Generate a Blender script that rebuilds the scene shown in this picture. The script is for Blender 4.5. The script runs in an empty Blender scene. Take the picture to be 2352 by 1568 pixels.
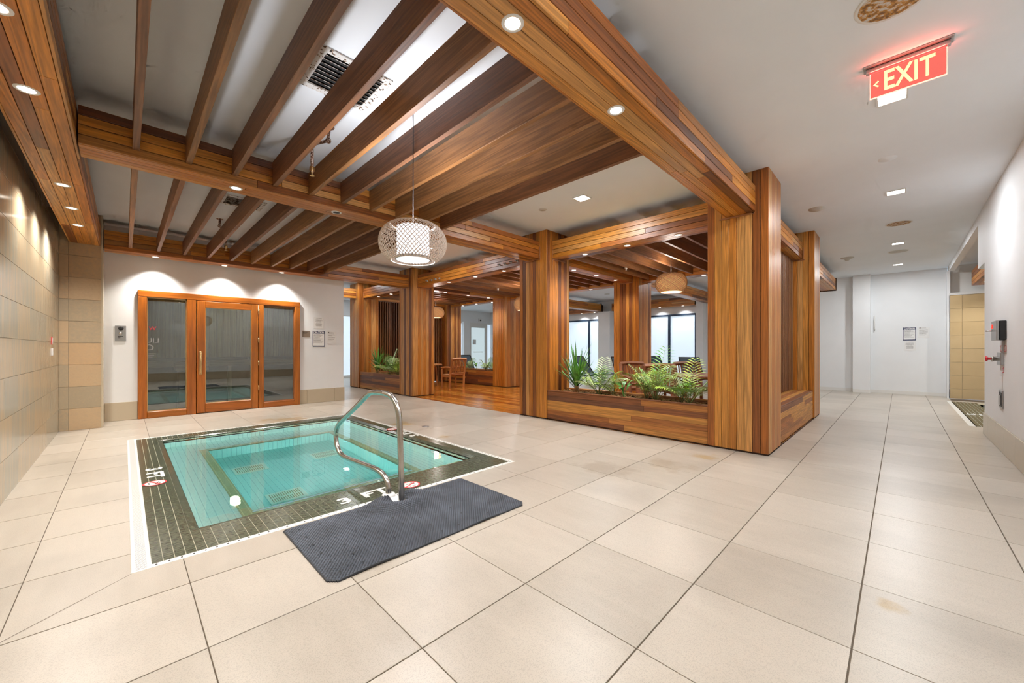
import bpy, math, random
from mathutils import Vector, Matrix
random.seed(7)
PI = math.pi
sc = bpy.context.scene
C = sc.collection

# ------------------------------------------------------------------ camera
cam_d = bpy.data.cameras.new('camera'); cam = bpy.data.objects.new('camera', cam_d); C.objects.link(cam)
cam_d.sensor_width = 36.0; cam_d.lens = 890.0 / 2352.0 * 36.0
cam_d.shift_y = (801 - 784) / 2352.0
cam_d.clip_start = 0.05; cam_d.clip_end = 100
cam.location = (0, 0, 1.25); cam.rotation_euler = (PI / 2, 0, -PI / 4)
sc.camera = cam
# ------------------------------------------------------------------ world, exposure
w = bpy.data.worlds.new('world'); sc.world = w; w.use_nodes = True
w.node_tree.nodes['Background'].inputs[0].default_value = (0.75, 0.87, 1.0, 1)
w.node_tree.nodes['Background'].inputs[1].default_value = 1.0
sc.view_settings.view_transform = 'Standard'; sc.view_settings.look = 'None'
sc.view_settings.gamma = 1.0; sc.view_settings.use_curve_mapping = False
sc.view_settings.exposure = -0.38
sc.cycles.caustics_reflective = False; sc.cycles.caustics_refractive = False
sc.cycles.use_denoising = True
sc.cycles.use_adaptive_sampling = True; sc.cycles.adaptive_threshold = 0.12; sc.cycles.adaptive_min_samples = 12
sc.cycles.max_bounces = 8; sc.cycles.diffuse_bounces = 6; sc.cycles.glossy_bounces = 2
sc.cycles.transmission_bounces = 4; sc.cycles.transparent_max_bounces = 6
sc.cycles.sample_clamp_indirect = 4.0
SPOT = 62.0; PANEL = 52.0

# ------------------------------------------------------------------ materials
def nt(name):
    m = bpy.data.materials.new(name); m.use_nodes = True
    t = m.node_tree; b = t.nodes['Principled BSDF']
    return m, t, b
def node(t, ty, **kw):
    n = t.nodes.new(ty)
    for k, v in kw.items(): setattr(n, k, v)
    return n
def plain(name, col, rough=0.5, metal=0.0, spec=None, noise=0.0, nscale=20, bump=0.0, trans=0.0):
    m, t, b = nt(name)
    b.inputs['Base Color'].default_value = (*col, 1)
    b.inputs['Roughness'].default_value = rough; b.inputs['Metallic'].default_value = metal
    if spec is not None: b.inputs['Specular IOR Level'].default_value = spec
    if noise or bump:
        tc = node(t, 'ShaderNodeTexCoord'); n = node(t, 'ShaderNodeTexNoise')
        n.inputs['Scale'].default_value = nscale; n.inputs['Detail'].default_value = 5
        t.links.new(tc.outputs['Object'], n.inputs['Vector'])
        if noise:
            r = node(t, 'ShaderNodeValToRGB')
            r.color_ramp.elements[0].position = .3; r.color_ramp.elements[1].position = .7
            r.color_ramp.elements[0].color = (*[c * (1 - noise) for c in col], 1)
            r.color_ramp.elements[1].color = (*[min(1, c * (1 + noise)) for c in col], 1)
            t.links.new(n.outputs['Fac'], r.inputs['Fac']); t.links.new(r.outputs['Color'], b.inputs['Base Color'])
        if bump:
            bp = node(t, 'ShaderNodeBump'); bp.inputs['Strength'].default_value = bump; bp.inputs['Distance'].default_value = .004
            t.links.new(n.outputs['Fac'], bp.inputs['Height']); t.links.new(bp.outputs['Normal'], b.inputs['Normal'])
    return m
def emit(name, col, strength):
    m, t, b = nt(name)
    b.inputs['Base Color'].default_value = (*col, 1)
    b.inputs['Emission Color'].default_value = (*col, 1); b.inputs['Emission Strength'].default_value = strength * 1.41
    if 'daylight' not in name and 'drum' not in name: m.cycles.emission_sampling = 'NONE'   # the lamps themselves carry this light
    return m
def wood(name, axis, ramp, rough=0.38, grain=1.0, spec=.5, darken=.74):
    """boards: hue picked per object, grain runs along the board's own axis"""
    m, t, b = nt(name); L = t.links.new
    tc = node(t, 'ShaderNodeTexCoord'); oi = node(t, 'ShaderNodeObjectInfo')
    mul = node(t, 'ShaderNodeMath', operation='MULTIPLY'); mul.inputs[1].default_value = 37.0
    L(oi.outputs['Random'], mul.inputs[0])
    add = node(t, 'ShaderNodeVectorMath', operation='ADD')
    L(tc.outputs['Object'], add.inputs[0]); L(mul.outputs[0], add.inputs[1])
    mp = node(t, 'ShaderNodeMapping'); s = [1.0, 1.0, 1.0]; s['xyz'.index(axis)] = 0.035
    mp.inputs['Scale'].default_value = s; L(add.outputs[0], mp.inputs['Vector'])
    # broad figure
    n1 = node(t, 'ShaderNodeTexNoise'); n1.inputs['Scale'].default_value = 9; n1.inputs['Detail'].default_value = 2; n1.inputs['Distortion'].default_value = .3
    L(mp.outputs[0], n1.inputs['Vector'])
    m1 = node(t, 'ShaderNodeMath', operation='MULTIPLY'); m1.inputs[1].default_value = 64 * grain
    L(n1.outputs['Fac'], m1.inputs[0])
    si = node(t, 'ShaderNodeMath', operation='SINE'); L(m1.outputs[0], si.inputs[0])
    # fine fibres
    n2 = node(t, 'ShaderNodeTexNoise'); n2.inputs['Scale'].default_value = 130; n2.inputs['Detail'].default_value = 3
    L(mp.outputs[0], n2.inputs['Vector'])
    rg = node(t, 'ShaderNodeMapRange'); rg.inputs['From Min'].default_value = -1; rg.inputs['From Max'].default_value = 1
    rg.inputs['To Min'].default_value = darken; rg.inputs['To Max'].default_value = 1.12; L(si.outputs[0], rg.inputs['Value'])
    r2 = node(t, 'ShaderNodeMapRange'); r2.inputs['From Min'].default_value = .3; r2.inputs['From Max'].default_value = .7
    r2.inputs['To Min'].default_value = .78; r2.inputs['To Max'].default_value = 1.16; L(n2.outputs['Fac'], r2.inputs['Value'])
    f = node(t, 'ShaderNodeMath', operation='MULTIPLY'); L(rg.outputs[0], f.inputs[0]); L(r2.outputs[0], f.inputs[1])
    cr = node(t, 'ShaderNodeValToRGB'); cr.color_ramp.interpolation = 'CONSTANT'; el = cr.color_ramp.elements
    while len(el) < len(ramp): el.new(.5)
    for i, c in enumerate(ramp):
        el[i].position = i / len(ramp); el[i].color = (*c, 1)
    wn = node(t, 'ShaderNodeTexWhiteNoise', noise_dimensions='1D'); mw = node(t, 'ShaderNodeMath', operation='MULTIPLY'); mw.inputs[1].default_value = 7919.0
    L(oi.outputs['Random'], mw.inputs[0]); L(mw.outputs[0], wn.inputs['W']); L(wn.outputs['Value'], cr.inputs['Fac'])
    mx = node(t, 'ShaderNodeVectorMath', operation='SCALE'); L(cr.outputs['Color'], mx.inputs[0]); L(f.outputs[0], mx.inputs['Scale'])
    L(mx.outputs[0], b.inputs['Base Color'])
    b.inputs['Roughness'].default_value = rough; b.inputs['Specular IOR Level'].default_value = spec
    bp = node(t, 'ShaderNodeBump'); bp.inputs['Strength'].default_value = .25; bp.inputs['Distance'].default_value = .002
    L(f.outputs[0], bp.inputs['Height']); L(bp.outputs['Normal'], b.inputs['Normal'])
    return m
CED = [(.58, .28, .08), (.52, .19, .026), (.36, .11, .016), (.58, .24, .042), (.16, .050, .014), (.46, .15, .016), (.40, .165, .04), (.55, .26, .07), (.25, .075, .014), (.54, .205, .026), (.48, .165, .02)]
PLN = [(.36, .13, .030), (.46, .18, .040), (.24, .080, .025), (.54, .24, .055), (.38, .13, .028), (.58, .26, .055), (.17, .062, .026)]
RAF = [(.24, .105, .036), (.29, .125, .04), (.19, .08, .036), (.31, .145, .055), (.22, .085, .032)]
FLW = [(.48, .16, .02), (.58, .21, .03), (.40, .12, .015), (.62, .25, .04), (.36, .09, .012)]
TEA = [(.30, .12, .05), (.36, .15, .06)]
W = {}
for a in 'xyz':
    W['cedar', a] = wood('cedar_' + a, a, CED)
    W['planter', a] = wood('planter_' + a, a, PLN, rough=.5)
    W['rafter', a] = wood('rafter_' + a, a, RAF, rough=.5)
    W['door', a] = wood('door_wood_' + a, a, [(.36, .10, .010), (.40, .12, .012)], rough=.3, grain=.4, darken=.8)
    W['teak', a] = wood('teak_' + a, a, [(.46, .19, .06), (.54, .24, .08)], rough=.45, grain=.5)
    W['browntk', a] = wood('brown_teak_' + a, a, [(.27, .11, .055), (.33, .14, .07)], rough=.45, grain=.5)
    W['floor', a] = wood('floor_wood_' + a, a, FLW, rough=.16, grain=.6, darken=.75)
    W['pale', a] = wood('pale_wood_' + a, a, [(.50, .42, .22), (.58, .48, .27)], rough=.5, grain=.5, darken=.8)
def stone(name, ramp, rough=.3, scale=6, stretch=(1, 1, 1), speck=.0, contrast=.25, bump=.1, stain=False):
    """tiles: hue per object plus clouding, optional fine dark speckle"""
    m, t, b = nt(name); L = t.links.new
    tc = node(t, 'ShaderNodeTexCoord'); oi = node(t, 'ShaderNodeObjectInfo')
    mul = node(t, 'ShaderNodeMath', operation='MULTIPLY'); mul.inputs[1].default_value = 19.0; L(oi.outputs['Random'], mul.inputs[0])
    add = node(t, 'ShaderNodeVectorMath', operation='ADD'); L(tc.outputs['Object'], add.inputs[0]); L(mul.outputs[0], add.inputs[1])
    mp = node(t, 'ShaderNodeMapping'); mp.inputs['Scale'].default_value = stretch; L(add.outputs[0], mp.inputs['Vector'])
    n = node(t, 'ShaderNodeTexNoise'); n.inputs['Scale'].default_value = scale; n.inputs['Detail'].default_value = 6; L(mp.outputs[0], n.inputs['Vector'])
    cr = node(t, 'ShaderNodeValToRGB'); el = cr.color_ramp.elements
    while len(el) < len(ramp): el.new(.5)
    for i, c in enumerate(ramp): el[i].position = i / (len(ramp) - 1); el[i].color = (*c, 1)
    # hue: per object, drifting with the clouding
    a1 = node(t, 'ShaderNodeMath', operation='MULTIPLY_ADD'); a1.inputs[1].default_value = contrast; L(n.outputs['Fac'], a1.inputs[0])
    mm = node(t, 'ShaderNodeMath', operation='MULTIPLY'); mm.inputs[1].default_value = 1 - contrast; L(oi.outputs['Random'], mm.inputs[0]); L(mm.outputs[0], a1.inputs[2])
    L(a1.outputs[0], cr.inputs['Fac'])
    out = cr.outputs['Color']
    if speck:
        n2 = node(t, 'ShaderNodeTexNoise'); n2.inputs['Scale'].default_value = 260; n2.inputs['Detail'].default_value = 1; L(tc.outputs['Object'], n2.inputs['Vector'])
        r2 = node(t, 'ShaderNodeMapRange'); r2.inputs['From Min'].default_value = .36; r2.inputs['From Max'].default_value = .5
        r2.inputs['To Min'].default_value = 1 - speck; r2.inputs['To Max'].default_value = 1.0; L(n2.outputs['Fac'], r2.inputs['Value'])
        v = node(t, 'ShaderNodeVectorMath', operation='SCALE'); L(out, v.inputs[0]); L(r2.outputs[0], v.inputs['Scale']); out = v.outputs[0]
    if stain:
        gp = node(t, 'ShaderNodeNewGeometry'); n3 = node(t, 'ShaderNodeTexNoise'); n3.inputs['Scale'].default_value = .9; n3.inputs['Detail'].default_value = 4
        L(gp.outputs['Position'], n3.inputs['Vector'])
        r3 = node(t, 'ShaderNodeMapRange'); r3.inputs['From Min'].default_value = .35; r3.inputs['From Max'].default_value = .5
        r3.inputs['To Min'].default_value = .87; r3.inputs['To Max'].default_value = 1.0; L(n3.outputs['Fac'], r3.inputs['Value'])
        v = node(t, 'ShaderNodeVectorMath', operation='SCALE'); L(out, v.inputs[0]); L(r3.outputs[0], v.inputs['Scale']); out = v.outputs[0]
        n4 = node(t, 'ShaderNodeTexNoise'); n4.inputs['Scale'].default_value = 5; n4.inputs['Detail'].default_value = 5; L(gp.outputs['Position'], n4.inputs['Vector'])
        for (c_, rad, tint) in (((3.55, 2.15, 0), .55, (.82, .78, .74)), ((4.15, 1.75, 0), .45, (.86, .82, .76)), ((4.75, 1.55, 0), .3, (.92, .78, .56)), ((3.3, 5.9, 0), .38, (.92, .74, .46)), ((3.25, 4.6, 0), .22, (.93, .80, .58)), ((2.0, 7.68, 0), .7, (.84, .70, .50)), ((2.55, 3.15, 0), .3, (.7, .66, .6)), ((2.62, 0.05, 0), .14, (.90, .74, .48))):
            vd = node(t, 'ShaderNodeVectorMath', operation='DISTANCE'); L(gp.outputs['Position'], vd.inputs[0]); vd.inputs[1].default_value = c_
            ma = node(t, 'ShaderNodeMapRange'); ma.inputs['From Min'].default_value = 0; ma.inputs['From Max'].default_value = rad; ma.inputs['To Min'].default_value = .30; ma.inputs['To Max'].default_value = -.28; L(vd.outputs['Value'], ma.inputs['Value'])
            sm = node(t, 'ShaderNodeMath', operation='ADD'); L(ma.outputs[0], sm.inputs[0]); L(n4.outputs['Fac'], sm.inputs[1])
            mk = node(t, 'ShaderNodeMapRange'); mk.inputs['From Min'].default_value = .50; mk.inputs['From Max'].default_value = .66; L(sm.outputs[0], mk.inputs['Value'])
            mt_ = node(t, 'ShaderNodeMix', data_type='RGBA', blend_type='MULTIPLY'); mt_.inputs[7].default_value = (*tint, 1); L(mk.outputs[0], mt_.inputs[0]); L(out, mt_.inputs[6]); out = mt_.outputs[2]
    L(out, b.inputs['Base Color']); b.inputs['Roughness'].default_value = rough
    if bump:
        bp = node(t, 'ShaderNodeBump'); bp.inputs['Strength'].default_value = bump; bp.inputs['Distance'].default_value = .002
        L(n.outputs['Fac'], bp.inputs['Height']); L(bp.outputs['Normal'], b.inputs['Normal'])
    return m
M = {}
M['tile'] = stone('floor_tile', [(.49, .435, .365), (.54, .48, .405), (.465, .41, .34), (.555, .50, .42)], rough=.33, scale=5, stretch=(2.5, .5, 1), speck=.16, contrast=.5, stain=True, bump=.03)
M['wtile'] = stone('wall_tile', [(.32, .28, .21), (.44, .35, .23), (.35, .345, .28), (.50, .39, .25), (.37, .32, .24), (.31, .315, .27)], rough=.17, scale=9, stretch=(1, 4.5, .25), contrast=.75, bump=.03)
M['stile'] = stone('stone_tile', [(.42, .30, .18), (.52, .37, .22), (.38, .31, .21), (.56, .37, .20), (.46, .33, .20)], rough=.55, scale=30, contrast=.3, bump=.5)
M['bbtile'] = stone('baseboard_tile', [(.50, .42, .30), (.54, .46, .34)], rough=.25, scale=4, stretch=(.5, .5, 3), contrast=.4, bump=0)
M['beige'] = stone('beige_tile', [(.58, .42, .22), (.66, .49, .27), (.62, .46, .25)], rough=.15, scale=6, contrast=.4, bump=0)
M['grout'] = plain('floor_grout', (.13, .10, .07), .8)
M['wgrout'] = plain('wall_grout', (.42, .36, .27), .8)
M['white'] = plain('white_paint', (.80, .815, .825), .6, noise=.02, nscale=2)
M['ceil'] = plain('ceiling_paint', (.83, .875, .92), .7, noise=.025, nscale=1.2)
M['trimw'] = plain('trim_white', (.76, .75, .72), .4)
M['plast'] = plain('white_plastic', (.80, .80, .79), .35)
M['core'] = plain('wood_core', (.045, .02, .01), .8)
M['ledge'] = plain('ledge_wood', (.36, .15, .06), .4)
M['steel'] = plain('stainless_steel', (.52, .50, .47), .22, 1.0, noise=.12, nscale=14)
M['dsteel'] = plain('brushed_steel', (.42, .42, .42), .35, .9)
M['brass'] = plain('brass', (.66, .46, .22), .3, .9)
M['black'] = plain('black_metal', (.02, .02, .022), .45)
M['dark'] = plain('dark_plastic', (.012, .012, .014), .5)
M['mat'] = plain('mat_rubber', (.022, .026, .034), .5, noise=.35, nscale=5)
M['stud'] = plain('mat_stud_rubber', (.072, .082, .105), .4, noise=.35, nscale=5)
M['mosaic'] = plain('mosaic_glaze', (.085, .095, .062), .20, noise=.45, nscale=40)
M['mgrout'] = plain('mosaic_grout', (.48, .46, .34), .35)
M['mwhite'] = plain('mosaic_white', (.80, .79, .74), .65)
M['red'] = plain('red_print', (.62, .03, .04), .4)
M['grate'] = plain('grate_plastic', (.82, .81, .77), .3)
M['black_print'] = plain('black_print', (.02, .02, .02), .6)
M['grey_print'] = plain('grey_print', (.26, .25, .24), .7)
M['navy'] = plain('navy_print', (.008, .02, .085), .4)
M['brownp'] = plain('brown_plaque', (.24, .185, .135), .5)
M['soil'] = plain('soil', (.10, .055, .03), .9, noise=.5, nscale=40, bump=1)
M['chip'] = plain('wood_chip', (.56, .36, .16), .8, noise=.35, nscale=60)
M['leaf'] = plain('leaf_green', (.12, .33, .05), .38, noise=.5, nscale=14)
M['leafl'] = plain('leaf_light', (.40, .60, .09), .4, noise=.4, nscale=14)
M['leafp'] = plain('leaf_pale', (.45, .58, .30), .42, noise=.4, nscale=18)
M['leafd'] = plain('leaf_dark', (.06, .21, .04), .3, noise=.4, nscale=10)
M['stem'] = plain('plant_stem', (.20, .22, .07), .6)
M['trunk'] = plain('plant_trunk', (.30, .17, .08), .85, noise=.4, nscale=60, bump=1)
M['sling'] = plain('sling_fabric', (.17, .27, .40), .7)
M['frame_dark'] = plain('window_frame_dark', (.03, .05, .085), .4, .3)
M['cone'] = plain('detector', (.55, .53, .48), .6)
# rusty stuff: chipped white paint over rust and grime
def rusty(name, a, b_, c, scale, t0=.45, t1=.55):
    m, t, b = nt(name); L = t.links.new
    tc = node(t, 'ShaderNodeTexCoord'); n = node(t, 'ShaderNodeTexNoise'); n.inputs['Scale'].default_value = scale; n.inputs['Detail'].default_value = 6
    L(tc.outputs['Object'], n.inputs['Vector'])
    cr = node(t, 'ShaderNodeValToRGB'); el = cr.color_ramp.elements; el.new(.5)
    el[0].position = t0; el[1].position = (t0 + t1) / 2; el[2].position = t1
    el[0].color = (*a, 1); el[1].color = (*b_, 1); el[2].color = (*c, 1)
    L(n.outputs['Fac'], cr.inputs['Fac']); L(cr.outputs['Color'], b.inputs['Base Color']); b.inputs['Roughness'].default_value = .7
    return m
M['vent'] = rusty('vent_grime', (.03, .02, .014), (.26, .14, .08), (.72, .68, .62), 24, .38, .52)
M['ventf'] = rusty('vent_frame_paint', (.03, .02, .015), (.30, .16, .07), (.74, .73, .71), 45, .36, .43)
M['rust'] = rusty('rust', (.60, .58, .54), (.50, .24, .04), (.20, .10, .04), 30, .40, .6)
M['rpipe'] = rusty('pipe_scale', (.10, .045, .025), (.38, .20, .14), (.66, .58, .52), 60, .42, .6)
# pool tile: real tiles too small to pick apart under water
def pooltile(name, c1, c2, gr):
    m, t, b = nt(name); L = t.links.new
    gp = node(t, 'ShaderNodeNewGeometry'); sp = node(t, 'ShaderNodeSeparateXYZ'); L(gp.outputs['Position'], sp.inputs[0])
    def line(sock, period, width):
        a = node(t, 'ShaderNodeMath', operation='MODULO'); a.inputs[1].default_value = period
        o = node(t, 'ShaderNodeMath', operation='ADD'); o.inputs[1].default_value = 10 * period; L(sock, o.inputs[0]); L(o.outputs[0], a.inputs[0])
        l = node(t, 'ShaderNodeMath', operation='LESS_THAN'); l.inputs[1].default_value = width; L(a.outputs[0], l.inputs[0]); return l.outputs[0]
    l1 = line(sp.outputs[0], .056, .006); l2 = line(sp.outputs[1], .029, .003)
    mxx = node(t, 'ShaderNodeMath', operation='MAXIMUM'); L(l1, mxx.inputs[0]); L(l2, mxx.inputs[1])
    n = node(t, 'ShaderNodeTexNoise'); n.inputs['Scale'].default_value = 1.5; L(gp.outputs['Position'], n.inputs['Vector'])
    mc = node(t, 'ShaderNodeMix', data_type='RGBA'); mc.inputs[6].default_value = (*c1, 1); mc.inputs[7].default_value = (*c2, 1); L(n.outputs['Fac'], mc.inputs[0])
    mg = node(t, 'ShaderNodeMix', data_type='RGBA'); L(mc.outputs[2], mg.inputs[6]); mg.inputs[7].default_value = (*gr, 1)
    L(mxx.outputs[0], mg.inputs[0]); L(mg.outputs[2], b.inputs['Base Color']); b.inputs['Roughness'].default_value = .4
    return m
M['bench'] = pooltile('pool_bench_tile', (.44, .66, .60), (.50, .70, .62), (.20, .36, .34))
M['well'] = pooltile('pool_well_tile', (.24, .58, .54), (.28, .62, .56), (.11, .33, .32))  # deeper cyan than the bench: the water's depth tint put into the tile
M['band'] = pooltile('pool_band_tile', (.045, .075, .03), (.06, .085, .035), (.20, .22, .12))
M['nosing'] = plain('step_nosing', (.42, .62, .68), .4)
# water: refracting surface with faint ripples
m, t, b = nt('water'); t.nodes.remove(b)
g = node(t, 'ShaderNodeBsdfGlass'); g.inputs['IOR'].default_value = 1.333; g.inputs['Roughness'].default_value = 0.0
g.inputs['Color'].default_value = (.93, 1.0, .985, 1)
n = node(t, 'ShaderNodeTexNoise'); n.inputs['Scale'].default_value = 3.0; n.inputs['Detail'].default_value = 2
tc = node(t, 'ShaderNodeTexCoord'); t.links.new(tc.outputs['Object'], n.inputs['Vector'])
bp = node(t, 'ShaderNodeBump'); bp.inputs['Strength'].default_value = .08; bp.inputs['Distance'].default_value = .02
t.links.new(n.outputs['Fac'], bp.inputs['Height']); t.links.new(bp.outputs['Normal'], g.inputs['Normal'])
t.links.new(g.outputs[0], t.nodes['Material Output'].inputs[0]); M['water'] = m
# thin window glass
m, t, b = nt('pane_glass'); t.nodes.remove(b)
tr = node(t, 'ShaderNodeBsdfTransparent'); tr.inputs[0].default_value = (.80, .86, .82, 1); gl = node(t, 'ShaderNodeBsdfGlossy'); gl.inputs['Roughness'].default_value = .01
fr = node(t, 'ShaderNodeFresnel'); fr.inputs[0].default_value = 2.4; mx = node(t, 'ShaderNodeMixShader')
t.links.new(fr.outputs[0], mx.inputs[0]); t.links.new(tr.outputs[0], mx.inputs[1]); t.links.new(gl.outputs[0], mx.inputs[2])
t.links.new(mx.outputs[0], t.nodes['Material Output'].inputs[0]); M['glass'] = m
# edge-lit red acrylic
m, t, b = nt('red_acrylic'); t.nodes.remove(b)
tr = node(t, 'ShaderNodeBsdfTransparent'); tr.inputs[0].default_value = (.9, .72, .7, 1); em = node(t, 'ShaderNodeEmission')
em.inputs[0].default_value = (1, .16, .12, 1); em.inputs[1].default_value = 1.45; mx = node(t, 'ShaderNodeMixShader'); mx.inputs[0].default_value = .62
t.links.new(tr.outputs[0], mx.inputs[1]); t.links.new(em.outputs[0], mx.inputs[2]); t.links.new(mx.outputs[0], t.nodes['Material Output'].inputs[0]); M['acrylic'] = m; m.cycles.emission_sampling = 'NONE'
M['exitletter'] = emit('exit_letter_glow', (1, .72, .38), 1.0)
M['exitled'] = emit('exit_led_glow', (1, .04, .04), 1.6)
M['lamp'] = emit('lamp_glow', (1, .90, .76), 9.0)
M['panelglow'] = emit('panel_glow', (1, .97, .93), 5.0)
M['pend'] = emit('pendant_drum_glow', (.93, .93, 1.0), 1.1)
M['penddisc'] = emit('pendant_disc_glow', (.97, .97, 1.0), 1.6)
M['pendwarm'] = emit('warm_shade_glow', (1.0, .62, .28), .55)
M['bulb'] = emit('bulb_glow', (1.0, .95, .85), 5.0)
M['frost'] = emit('frosted_daylight_glass', (.70, .83, .94), .62)
M['frost2'] = emit('frosted_door_glass', (.60, .72, .76), .62)
M['redled'] = emit('red_led', (1, .02, .01), 2.0)
M['wire'] = plain('copper_wire', (.86, .74, .64), .6, 0.0)
M['weave'] = plain('rattan_weave', (.72, .55, .36), .6)
M['cord'] = plain('cord_black', (.03, .03, .035), .6)

# ------------------------------------------------------------------ mesh helpers
def link(name, mesh, parent=None, loc=None, rot=None, kind=None, label=None, cat=None, group=None):
    o = bpy.data.objects.new(name, mesh); C.objects.link(o)
    if parent is not None: o.parent = parent
    if loc is not None: o.location = loc
    if rot is not None: o.rotation_euler = rot
    if kind: o['kind'] = kind
    if label: o['label'] = label
    if cat: o['category'] = cat
    if group: o['group'] = group
    return o
def thing(name, label, cat, loc=(0, 0, 0), rot=None, group=None, kind=None):
    return link(name, None, None, loc, rot, kind, label, cat, group)
def chamfer(dx, dy, dz, b):
    h = (dx / 2, dy / 2, dz / 2); b = min(b, min(h) * .6)
    V = []; idx = {}
    for sx in (-1, 1):
        for sy in (-1, 1):
            for sz in (-1, 1):
                s = (sx, sy, sz)
                for k in range(3):
                    p = [s[i] * (h[i] - (0 if i == k else b)) for i in range(3)]
                    idx[s, k] = len(V); V.append(p)
    F = []
    for k in range(3):
        i, j = [q for q in range(3) if q != k]
        for s in (-1, 1):
            def cc(a, c):
                v = [0, 0, 0]; v[k] = s; v[i] = a; v[j] = c; return idx[tuple(v), k]
            F.append([cc(-1, -1), cc(1, -1), cc(1, 1), cc(-1, 1)])
    for k in range(3):       # edges parallel to axis k
        i, j = [q for q in range(3) if q != k]
        for a in (-1, 1):
            for c in (-1, 1):
                def vv(s, kk):
                    v = [0, 0, 0]; v[k] = s; v[i] = a; v[j] = c; return idx[tuple(v), kk]
                F.append([vv(-1, i), vv(1, i), vv(1, j), vv(-1, j)])
    for sx in (-1, 1):
        for sy in (-1, 1):
            for sz in (-1, 1):
                F.append([idx[(sx, sy, sz), k] for k in range(3)])
    return V, F
class MB:
    def __init__(s): s.v = []; s.f = []; s.mi = []; s.sm = []
    def add(s, V, F, mi=0, smooth=False, mat=None):
        o = len(s.v)
        s.v += [tuple(mat @ Vector(p)) for p in V] if mat is not None else [tuple(p) for p in V]
        for f in F: s.f.append([o + i for i in f]); s.mi.append(mi); s.sm.append(smooth)
        return s
    def box(s, x0, x1, y0, y1, z0, z1, mi=0, b=0.0, mat=None):
        if b > 0:
            V, F = chamfer(x1 - x0, y1 - y0, z1 - z0, b); c = ((x0 + x1) / 2, (y0 + y1) / 2, (z0 + z1) / 2)
            V = [(p[0] + c[0], p[1] + c[1], p[2] + c[2]) for p in V]
        else:
            V = [(x, y, z) for x in (x0, x1) for y in (y0, y1) for z in (z0, z1)]
            F = [(0, 1, 3, 2), (4, 6, 7, 5), (0, 4, 5, 1), (2, 3, 7, 6), (0, 2, 6, 4), (1, 5, 7, 3)]
        return s.add(V, F, mi, False, mat)
    def tube(s, pts, r, n=8, mi=0, cap=True, mat=None, smooth=True):
        pts = [Vector(p) for p in pts]; V = []; F = []
        rr = r if isinstance(r, (list, tuple)) else [r] * len(pts)
        up = None
        for i, p in enumerate(pts):
            d = (pts[min(i + 1, len(pts) - 1)] - pts[max(i - 1, 0)]).normalized()
            if up is None:
                up = Vector((0, 0, 1)) if abs(d.z) < .9 else Vector((1, 0, 0))
            a = d.cross(up)
            if a.length < 1e-5: a = d.cross(Vector((0, 1, 0)))
            a.normalize(); bb = a.cross(d).normalized(); up = bb
            for k in range(n):
                th = 2 * PI * k / n; V.append(p + a * math.cos(th) * rr[i] + bb * math.sin(th) * rr[i])
        for i in range(len(pts) - 1):
            for k in range(n):
                F.append((i * n + k, i * n + (k + 1) % n, (i + 1) * n + (k + 1) % n, (i + 1) * n + k))
        if cap: F.append(list(range(n))[::-1]); F.append([(len(pts) - 1) * n + k for k in range(n)])
        return s.add(V, F, mi, smooth, mat)
    def lathe(s, prof, n=24, c=(0, 0, 0), mi=0, cap0=False, cap1=False, mat=None, smooth=True):
        V = []; F = []
        for r, z in prof:
            for k in range(n):
                th = 2 * PI * k / n; V.append((c[0] + r * math.cos(th), c[1] + r * math.sin(th), c[2] + z))
        for i in range(len(prof) - 1):
            for k in range(n):
                F.append((i * n + k, i * n + (k + 1) % n, (i + 1) * n + (k + 1) % n, (i + 1) * n + k))
        if cap0: F.append(list(range(n))[::-1])
        if cap1: F.append([(len(prof) - 1) * n + k for k in range(n)])
        return s.add(V, F, mi, smooth, mat)
    def mesh(s, name, *mats):
        me = bpy.data.meshes.new(name); me.from_pydata(s.v, [], s.f)
        for m_ in mats: me.materials.append(m_)
        if any(s.mi): me.polygons.foreach_set('material_index', s.mi)
        if any(s.sm): me.polygons.foreach_set('use_smooth', s.sm)
        me.update(); return me
    def obj(s, name, mats, parent=None, **kw):
        if not isinstance(mats, (list, tuple)): mats = [mats]
        return link(name, s.mesh(name, *mats), parent, **kw)
_cache = {}
def board(name, x0, x1, y0, y1, z0, z1, mat, parent, b=.002, **kw):
    """a chamfered board placed at its centre; equal boards share one mesh; parent sits at the world origin or is subtracted"""
    d = (round(x1 - x0, 3), round(y1 - y0, 3), round(z1 - z0, 3)); key = (d, mat.name, b)
    if key not in _cache:
        V, F = chamfer(*d, b); _cache[key] = MB().add(V, F).mesh(name, mat)
    c = Vector(((x0 + x1) / 2, (y0 + y1) / 2, (z0 + z1) / 2))
    if parent is not None: c -= Vector(parent.location)
    return link(name, _cache[key], parent, c, **kw)
def text_mb(txt, size, mb=None, mat=None, mi=0, depth=.002, align='CENTER', bold=0.0):
    cu = bpy.data.curves.new('t', 'FONT'); cu.body = txt; cu.size = size; cu.extrude = depth; cu.align_x = align; cu.align_y = 'CENTER'
    cu.offset = bold; cu.resolution_u = 3
    o = bpy.data.objects.new('t', cu); me = bpy.data.meshes.new_from_object(o)
    V = [tuple(v.co) for v in me.vertices]; F = [list(p.vertices) for p in me.polygons]
    bpy.data.objects.remove(o); bpy.data.curves.remove(cu); bpy.data.meshes.remove(me)
    mb = mb or MB(); mb.add(V, F, mi, False, mat); return mb
def frame3(origin, xdir, ydir):
    x = Vector(xdir).normalized(); y = Vector(ydir).normalized(); z = x.cross(y)
    return Matrix(((x.x, y.x, z.x, origin[0]), (x.y, y.y, z.y, origin[1]), (x.z, y.z, z.z, origin[2]), (0, 0, 0, 1)))
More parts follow.
